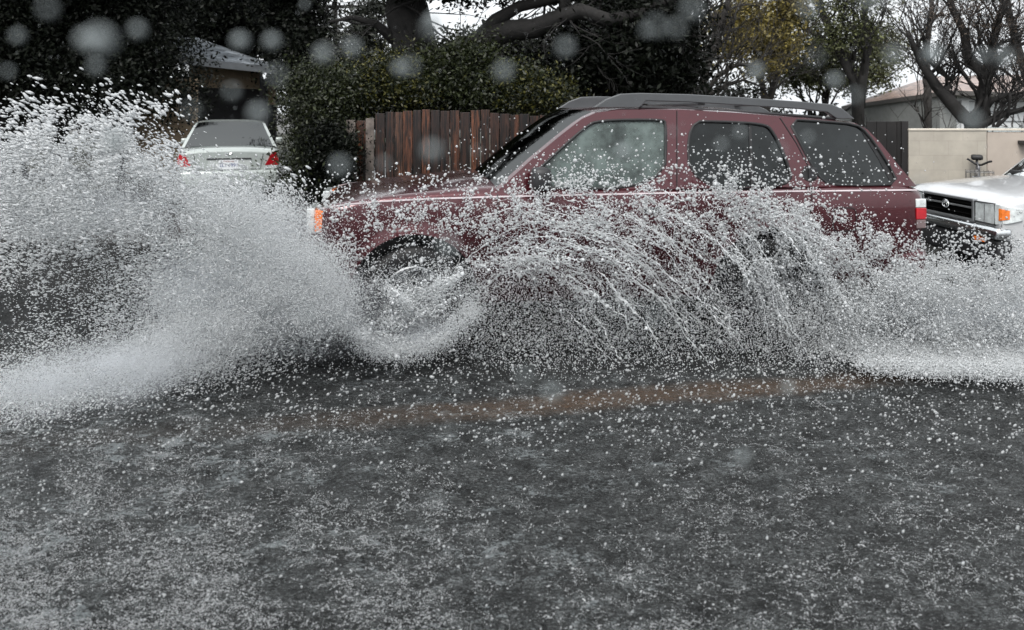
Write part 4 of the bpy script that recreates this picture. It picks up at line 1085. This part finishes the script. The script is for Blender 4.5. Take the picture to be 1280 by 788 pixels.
# 1. fan of spray thrown left by the front wheel
fan = blur(pip([(-20,185),(40,158),(110,142),(180,145),(212,175),(228,218),(330,238),(380,250),(415,300),(440,380),(390,432),(250,465),(60,500),(-20,508)]), 5)+.10*blur(pip([(-20,120),(120,105),(230,120),(260,200),(400,230),(400,300),(-20,300)]), 4)
hole = 1-.86*gauss(0,398,88,60)-.5*gauss(135,335,65,32)-.55*gauss(290,195,60,28)-.9*gauss(405,268,34,32)
core = along([(440,405),(350,395),(250,440),(120,480),(0,515)], 34)+along([(420,370),(370,320),(330,280),(290,262)], 38)+.8*gauss(300,370,90,55)+.6*gauss(90,240,110,50)+.45*gauss(200,210,60,40)
def fan_dir(px, py):
    dx = px-470; dy = py-400; l = np.hypot(dx, dy)+1e-6
    return np.stack([dx/l, -.25*np.ones(len(px)), -dy/l*.8], 1)
px, py = sample(clumpy(fan*hole*(1+.9*gauss(90,220,170,70)), 26, .30, .62, 21), 17000)
C, Y = place(px, py, 4.6, 6.2); rp = np.minimum(rng.lognormal(.08, .40, len(px)), 2.0)*np.clip(1.2-(py-150)/380, .45, 1.2)
drops('left_spray', C, rp*Y/F*.95, fan_dir(px, py)+rng.normal(size=(len(px), 3))*.25, rng.uniform(1.5, 3.6, len(px)), ICO1, M['drop_big'], 'fan of white spray thrown left of the SUV nose', 'spray', blob=.12)
px, py = sample(clumpy((fan*hole*.8+fan*core*1.6)*np.clip((gy-160)/130, .4, 1), 22, .2, .6, 22), 46000)
C, Y = place(px, py, 4.6, 6.4)
drops('fine_left_spray', C, rng.lognormal(-.42, .3, len(px))*Y/F*.9, fan_dir(px, py)+rng.normal(size=(len(px), 3))*.2, rng.uniform(1.3, 3.0, len(px)), OCT, M['drop'], 'finer droplets filling the fan left of the SUV nose', 'spray')
mist = fan*(core**1.5*2.1+.03)*np.clip((gy-150)/130, .1, 1)*np.clip(fbm(gx/70, gy/40, 5, 4)*1.8-.3, .2, 2)+1.5*along([(430,400),(465,434),(505,440),(550,424),(588,388)], 9)
px, py = sample(mist, 170000)
C, Y = place(px, py, 4.5, 5.9)
drops('left_mist', C, rng.uniform(.45, .75, len(px))*Y/F, None, None, OCT, M['drop'], 'pale mist at the heart of the left-hand spray', 'mist')

def mist_material(name, dens):
    m = bpy.data.materials.new(name); m.use_nodes = True; nt = m.node_tree; nt.nodes.remove(nt.nodes['Principled BSDF'])
    pv_ = N(nt, 'ShaderNodeVolumePrincipled'); pv_.inputs['Color'].default_value = (.93, .96, 1, 1); pv_.inputs['Anisotropy'].default_value = .2
    tc = nt.nodes.new('ShaderNodeTexCoord'); ln = nt.nodes.new('ShaderNodeVectorMath'); ln.operation = 'LENGTH'
    nt.links.new(tc.outputs['Object'], ln.inputs[0])
    f = ramp(nt, [(0, 1), (.55, .42), (.98, 0)], ln.outputs['Value'])
    g = nt.nodes.new('ShaderNodeNewGeometry'); mp = nt.nodes.new('ShaderNodeMapping'); mp.inputs['Scale'].default_value = (1, 1, 1.8); nt.links.new(g.outputs['Position'], mp.inputs[0])
    r = ramp(nt, [(.36, .12), (.66, 1.5)], noise(nt, mp.outputs[0], 2.6, 4, .6, .6))
    a = nt.nodes.new('ShaderNodeMath'); a.operation = 'MULTIPLY'; nt.links.new(f.outputs[0], a.inputs[0]); nt.links.new(r.outputs[0], a.inputs[1])
    b = nt.nodes.new('ShaderNodeMath'); b.operation = 'MULTIPLY'; nt.links.new(a.outputs[0], b.inputs[0]); b.inputs[1].default_value = dens
    nt.links.new(b.outputs[0], pv_.inputs['Density']); nt.links.new(pv_.outputs[0], nt.nodes['Material Output'].inputs['Volume'])
    try: m.cycles.homogeneous_volume = False
    except Exception: pass
    return m
cy.volume_step_rate = 2.0; cy.volume_max_steps = 96; cy.volume_bounces = 3
def puff(px, py, Y, rx, rz, ry, ang, dens, label):
    p = P(px, py, Y); v, f = ico(3)
    o = mk_np('mist_cloud', v, f, mist_material('mist', dens), None, False)
    o.location = p; o.scale = (rx*Y/F, ry, rz*Y/F); o.rotation_euler = (0, R(ang), 0)
    tag(o, label, 'mist', kind='stuff')
puff(330, 375, 5.3, 185, 78, .42, 8, 3.6, 'soft white mist at the heart of the left splash')
puff(120, 470, 4.6, 210, 55, .36, -14, 2.8, 'low mist trailing away left over the road')
puff(350, 310, 5.5, 80, 70, .36, 35, 2.4, 'mist rising in front of the SUV nose')
puff(110, 250, 5.7, 170, 70, .5, 0, 1.0, 'thin mist behind the upper left spray')
puff(1210, 405, 6.1, 170, 60, .5, 0, 2.3, 'mist over the wake at the right')
puff(510, 420, 5.15, 85, 26, .16, -12, 5.0, 'foamy mist curling under the front tyre')

# 2. droplets flying along the SUV's flank
side = blur(pip([(395,232),(480,225),(600,218),(650,232),(700,214),(840,226),(900,210),(990,226),(1040,250),(1100,285),(1160,330),(1130,400),(1000,440),(700,450),(560,450),(400,440)]), 4)
dn = side*(.55+.9*along([(640,236),(760,222),(860,232),(980,250)], 16)+.9*gauss(640,270,90,25)+.3*gauss(480,300,70,40)+1.3*gauss(960,270,95,36,25)+1.3*gauss(1050,325,45,40))
dn = clumpy(dn*(1-.5*gauss(505,312,62,22))*(1-.45*np.clip((gy-310)/60, 0, 1)*(gx < 1000)), 15, .36, .6, 31)
px, py = sample(dn, 15500); sy = suv_side_Y(px)
C, Y = place(px, py, sy-.75, sy-.06); rp = rng.lognormal(-.02, .38, len(px))
drops('flank_spray', C, rp*Y/F*.95, rng.normal(size=(len(px), 3))+np.array([1., 0, .3]), rng.uniform(1, 1.7, len(px)), ICO1, M['drop_big'], 'droplets bursting up across the maroon doors and windows', 'spray', blob=.15)
dn = side*(gy > 255)*(.22+.5*gauss(720,400,200,35))+1.3*along([(595,345),(600,372),(565,412),(500,434),(450,424)], 11)+.35*along([(468,352),(515,335),(560,345)], 8)+.8*gauss(515,355,48,26)+1.0*along([(470,352),(517,378),(566,350)], 5)+.9*along([(480,408),(545,380),(585,362)], 5)+.5*gauss(1040,390,70,50)
px, py = sample(np.maximum(dn*(1-.8*gauss(505,315,60,24)), 0), 40000); sy = suv_side_Y(px)
C, Y = place(px, py, sy-.6, sy-.08)
drops('wheel_mist', C, rng.uniform(.4, .8, len(px))*Y/F, None, None, OCT, M['drop'], 'fine mist round the front wheel and low along the doors', 'mist')
# few drops above the belt on glass and roof
dn = blur(pip([(560,150),(760,130),(1100,160),(1150,240),(600,235)]), 5)*np.clip((gy-120)/110, .04, 1)**2
px, py = sample(dn, 900); sy = suv_side_Y(px); C, Y = place(px, py, sy-.7, sy-.1)
drops('stray_drops', C, rng.lognormal(-.1, .35, len(px))*Y/F, None, None, ICO1, M['drop_big'], 'scattered drops in front of the SUV windows', 'spray', blob=.15)

# 3. arcing ligaments of water between the wheels
def strands():
    VV, FF, bc, br = [], [], [], []; off = 0; k = 5
    ang = np.linspace(0, 2*math.pi, k, endpoint=False)
    def add(p2, r0, depth):
        nonlocal off
        p2 = np.array(p2); n = len(p2)
        Yd = np.minimum(depth, CH*F/np.maximum(p2[:, 1]-HY, 5)*.985)
        Pn = np.stack([(p2[:, 0]-CX)/F*Yd, Yd, CH-(p2[:, 1]-HY)/F*Yd], 1)
        t = np.gradient(Pn, axis=0); t /= np.linalg.norm(t, axis=1)[:, None]+1e-9
        a = np.cross(t, [0, 1, 0]); a /= np.linalg.norm(a, axis=1)[:, None]+1e-9; b = np.cross(t, a)
        u = np.linspace(0, 1, n)
        rr = r0*(.35+.65*np.sin(np.pi*np.clip(u*.9+.06, 0, 1)))*np.exp(rng.normal(size=n)*.6)
        V = Pn[:, None]+(a[:, None]*np.cos(ang)[None, :, None]+b[:, None]*np.sin(ang)[None, :, None])*rr[:, None, None]
        VV.append(V.reshape(-1, 3))
        i = np.arange(n-1)[:, None]*k; j = np.arange(k)[None]; j2 = (j+1) % k
        FF.append(np.stack([i+j, i+j2, i+k+j2, i+k+j], -1).reshape(-1, 4)+off); off += n*k
        m = rng.random(n) < .9
        bc.append(Pn[m]+rng.normal(size=(m.sum(), 3))*.028); br.append(rng.lognormal(-5.8, .5, m.sum()))
    fams = [  # (start, control, control, end), spread, count
        ([(560,372),(640,250),(770,250),(905,440)], (16,14,16,20), 26), ([(600,300),(700,262),(800,290),(880,420)], (22,14,20,24), 22),
        ([(700,268),(800,262),(870,300),(930,430)], (22,10,20,22), 24), ([(760,262),(850,255),(920,290),(965,440)], (20,12,18,22), 24),
        ([(860,235),(920,270),(960,320),(1000,430)], (22,16,18,22), 26), ([(900,240),(980,270),(1040,320),(1075,430)], (28,16,20,26), 28),
        ([(930,265),(1010,275),(1060,300),(1110,380)], (22,14,16,22), 16), ([(560,340),(620,310),(700,320),(760,420)], (18,12,16,24), 20),
        ([(600,330),(680,300),(760,320),(830,430)], (20,12,16,24), 22), ([(1080,330),(1120,345),(1160,370),(1190,430)], (20,14,20,26), 12)]
    fams += [([(462,350),(490,360),(505,372),(518,380)], (8,6,6,6), 14), ([(518,380),(540,360),(560,348),(590,340)], (8,6,6,6), 14), ([(440,415),(480,400),(530,385),(580,365)], (8,8,8,8), 18), ([(435,405),(470,445),(540,440),(592,380)], (8,6,6,8), 22)]
    tt = np.linspace(0, 1, 46)
    for cps, sp, cnt in fams:
        for _ in range(int(cnt*1.15)):
            g = rng.normal()
            q = [np.array(c, float)+rng.normal(size=2)*s*.95+np.array([g*.6, g])*s*.6 for c, s in zip(cps, sp)]
            t0 = rng.uniform(0, .75); t1 = min(1, t0+rng.uniform(.12, .42)); t = t0+(t1-t0)*tt
            c = ((1-t)**3)[:, None]*q[0]+(3*(1-t)**2*t)[:, None]*q[1]+(3*(1-t)*t*t)[:, None]*q[2]+(t**3)[:, None]*q[3]
            wob = np.cumsum(rng.normal(size=(46, 2)), 0)*.95; wob -= np.linspace(0, 1, 46)[:, None]*wob[-1]*.6
            c = c+wob
            dep = suv_side_Y(np.array([c[0, 0]]))[0]-rng.uniform(.15, .75)
            if c[:, 1].min() < 226: continue
            add(c, min(rng.lognormal(-6.2, .5), .0036), dep-np.linspace(0, .25, 46)*rng.random())
            if c[:, 1].min() < 232: continue
            if rng.random() < .7:                      # side branch
                s = int(rng.integers(8, 34)); L_ = int(rng.integers(6, 12))
                bb = c[s]+np.cumsum(np.repeat([(c[s+1]-c[s])*.8+rng.normal(size=2)*1.2], L_, 0), 0)+np.cumsum(rng.normal(size=(L_, 2))*.7, 0)
                add(bb, rng.lognormal(-6.4, .3), dep-.05)
    o = mk_np('water_strands', np.concatenate(VV), np.concatenate(FF), M['drop'], None, True)
    tag(o, 'arching strings of thrown water between the two near wheels', 'splash', kind='stuff')
    C = np.concatenate(bc); r = np.concatenate(br)
    drops('strand_beads', C, r, None, None, ICO1, M['drop'], 'beads shed by the arching strings of water', 'splash', blob=.2)
strands()
# grey veil of fine drops behind/below the strands
dn = blur(pip([(590,350),(700,330),(850,340),(960,370),(1060,360),(1090,430),(1060,446),(900,446),(640,452),(560,430)]), 5)
px, py = sample(dn*(.4+1.3*gauss(1040,400,60,40)), 19000); sy = suv_side_Y(px); C, Y = place(px, py, sy-.9, sy-.1)
drops('veil', C, rng.uniform(.35, .75, len(px))*Y/F, None, None, OCT, M['drop'], 'grey veil of fine drops under the arching strings', 'mist')

# 4. churned white wake on the right
mound = blur(pip([(1060,375),(1100,352),(1160,335),(1220,345),(1330,330),(1330,458),(1240,458),(1120,450),(1070,440),(1030,430)]), 3)
edge = along([(1085,440),(1120,446),(1180,450),(1240,452),(1320,456)], 9)
up = np.clip(fbm(gx/26, gy/13, 44, 4)*2-.45, .12, 1.6)
px, py = sample(mound*up*.75+edge*2.2, 130000); C, Y = place(px, py, 5.2, 7.4)
drops('wake_mist', C, rng.uniform(.45, .85, len(px))*Y/F, None, None, OCT, M['drop'], 'white mist over the wake at the right', 'mist')
px, py = sample(clumpy(mound+edge*1.5, 14, .2, .6, 46), 18000); C, Y = place(px, py, 5.1, 7.2)
drops('wake_spray', C, rng.lognormal(-.05, .35, len(px))*Y/F, rng.normal(size=(len(px), 3)), rng.uniform(1, 1.8, len(px)), ICO1, M['drop_big'], 'white churned drops of the wake at the right', 'spray', blob=.2)
dn = blur(pip([(1070,290),(1160,300),(1180,278),(1330,290),(1330,350),(1100,365),(1050,340)]), 4)
px, py = sample(clumpy(dn*(.3+np.clip((gy-270)/60, 0, 1)), 14, .3, .6, 47), 2600); C, Y = place(px, py, 5.2, 6.2)
drops('wake_drops', C, np.minimum(rng.lognormal(.15, .38, len(px)), 1.9)*Y/F*.85, rng.normal(size=(len(px), 3)), rng.uniform(1, 1.5, len(px)), ICO2, M['drop_thin'], 'big separate drops tossed in front of the white pickup', 'spray', blob=.1)

# 5. drops falling back on the flooded road, rebounding rain
dn = blur(pip([(-20,470),(200,470),(560,440),(1060,440),(1320,455),(1320,800),(-20,800)]), 3)*np.clip(1.45-(gy-430)/300, .25, 1.3)
px, py = sample(clumpy(dn*(1+.8*np.clip((420-gx)/420, 0, 1))*(1+2.0*(gy<560)), 40, .15, .6, 51), 4600)
g = CH*F/(py-HY); hh = rng.exponential(.10, len(px)); C, Y = place(px, py, g*.86, g*.985)
rr = np.minimum(rng.lognormal(-.2, .42, len(px)), 1.9)*Y/F
drops('falling_drops', C, rr, rng.normal(size=(len(px), 3))*.35+np.array([1, 0, .6]), rng.uniform(1, 1.9, len(px)), ICO1, M['drop_thin'], 'drops raining back on to the flooded road', 'spray', blob=.12)
def crowns():
    # little jagged splash tufts where drops hit
    n = 3300; Xc = []; 
    px, py = sample(clumpy(blur(pip([(-20,480),(500,470),(1320,470),(1320,800),(-20,800)]), 2)*(.75+3.2*np.clip((620-gx)/620, 0, 1)), 55, .3, .62, 61), n)
    g = CH*F/(py-HY); base = np.stack([(px-CX)/F*g, g, np.zeros(n)], 1)
    arms, m = 3, 11
    ang = rng.uniform(0, 2*math.pi, n*arms); st_ = rng.lognormal(-5.1, .4, n*arms)
    a2 = ang[:, None]+np.cumsum(rng.normal(size=(n*arms, m))*.45, 1)
    step = np.stack([np.cos(a2), np.sin(a2)*.8], -1)*st_[:, None, None]
    q = np.cumsum(step, 1)
    hz = np.sin(np.linspace(0, 1, m)*np.pi*.8)[None]*rng.uniform(0, .022, (n*arms, 1))+.004
    C = np.concatenate([np.repeat(base, arms, 0)[:, None, :2]+q, hz[..., None]], -1)
    keep = rng.random((n*arms, m)) < .8; C = C[keep]; D = np.concatenate([step, np.zeros(step.shape[:2]+(1,))], -1)[keep]+rng.normal(size=(len(C), 3))*.002
    r = rng.lognormal(-6.95, .45, len(C))
    n, m = len(C), 1
    drops('splash_tufts', C, r, D, rng.uniform(1.2, 3.5, n*m), OCT, M['drop_thin'], 'tiny white splash tufts all over the flooded road', 'splash')
crowns()
# 6. raindrops close to the lens, thrown out of focus by the aperture
near = [(125,52,.30,2.6),(120,84,.33,1.9),(22,46,.33,2.0),(10,90,.35,1.6),(541,35,.33,2.1),(707,60,.36,2.0),(865,12,.31,2.4),(1043,101,.42,2.2),(1229,70,.38,3.0),(1165,68,.36,2.2),(1117,69,.40,2.2),
        (845,36,.33,1.8),(820,34,.33,1.6),(404,68,.34,1.8),(440,60,.34,1.8),(500,86,.34,1.7),(513,84,.36,1.6),(425,208,.35,1.4),(300,52,.35,1.7),(340,52,.35,1.6),(345,95,.33,1.9),(290,115,.33,1.6),
        (322,142,.33,1.8),(480,205,.38,1.2),(945,90,.38,1.9),(1010,10,.33,1.9),(1090,0,.34,1.8),(1255,72,.36,1.5),(1068,120,.38,1.6),(925,166,.40,1.5),(1010,172,.40,1.4),(975,188,.38,1.5),(172,38,.32,1.6),(60,12,.32,1.4),
        (385,395,.36,1.3),(655,470,.38,1.4),(690,490,.36,1.5),(820,395,.37,1.4),(928,570,.36,1.4),(985,485,.40,1.4),(560,308,.37,1.3),(840,165,.42,1.2),(590,30,.36,1.3),(630,90,.36,1.5),(1215,150,.40,1.6),(1150,230,.42,1.0)]
near += [(float(rng.uniform(0, 1280)), float(rng.uniform(0, 240)), float(rng.uniform(.24, .6)), float(rng.uniform(.9, 2.0))) for _ in range(14)]
C = np.array([list(P(a, b, y*f_)) for (a, b, y, _), f_ in zip(near, rng.uniform(.85, 1.25, len(near)))]); r = np.minimum(np.array([q for *_, q in near]), 2.1)*rng.uniform(.65, 1.3, len(near))*1.65e-3
drops('near_raindrops', C, r, None, None, ICO2, M['drop_near'], 'raindrops falling close by, blurred by nearness', 'rain')
px = rng.uniform(-20, 1300, 1500); py = rng.uniform(-10, 420, 1500); C, Y = place(px, py, 1.2, 9.0)
drops('raindrops', C, rng.uniform(.8, 1.6, len(px))*1e-3, np.tile([.1, 0, 1.], (len(px), 1)), rng.uniform(1, 1.6, len(px)), OCT, M['drop_clear'], 'sparse raindrops falling through the whole view', 'rain')
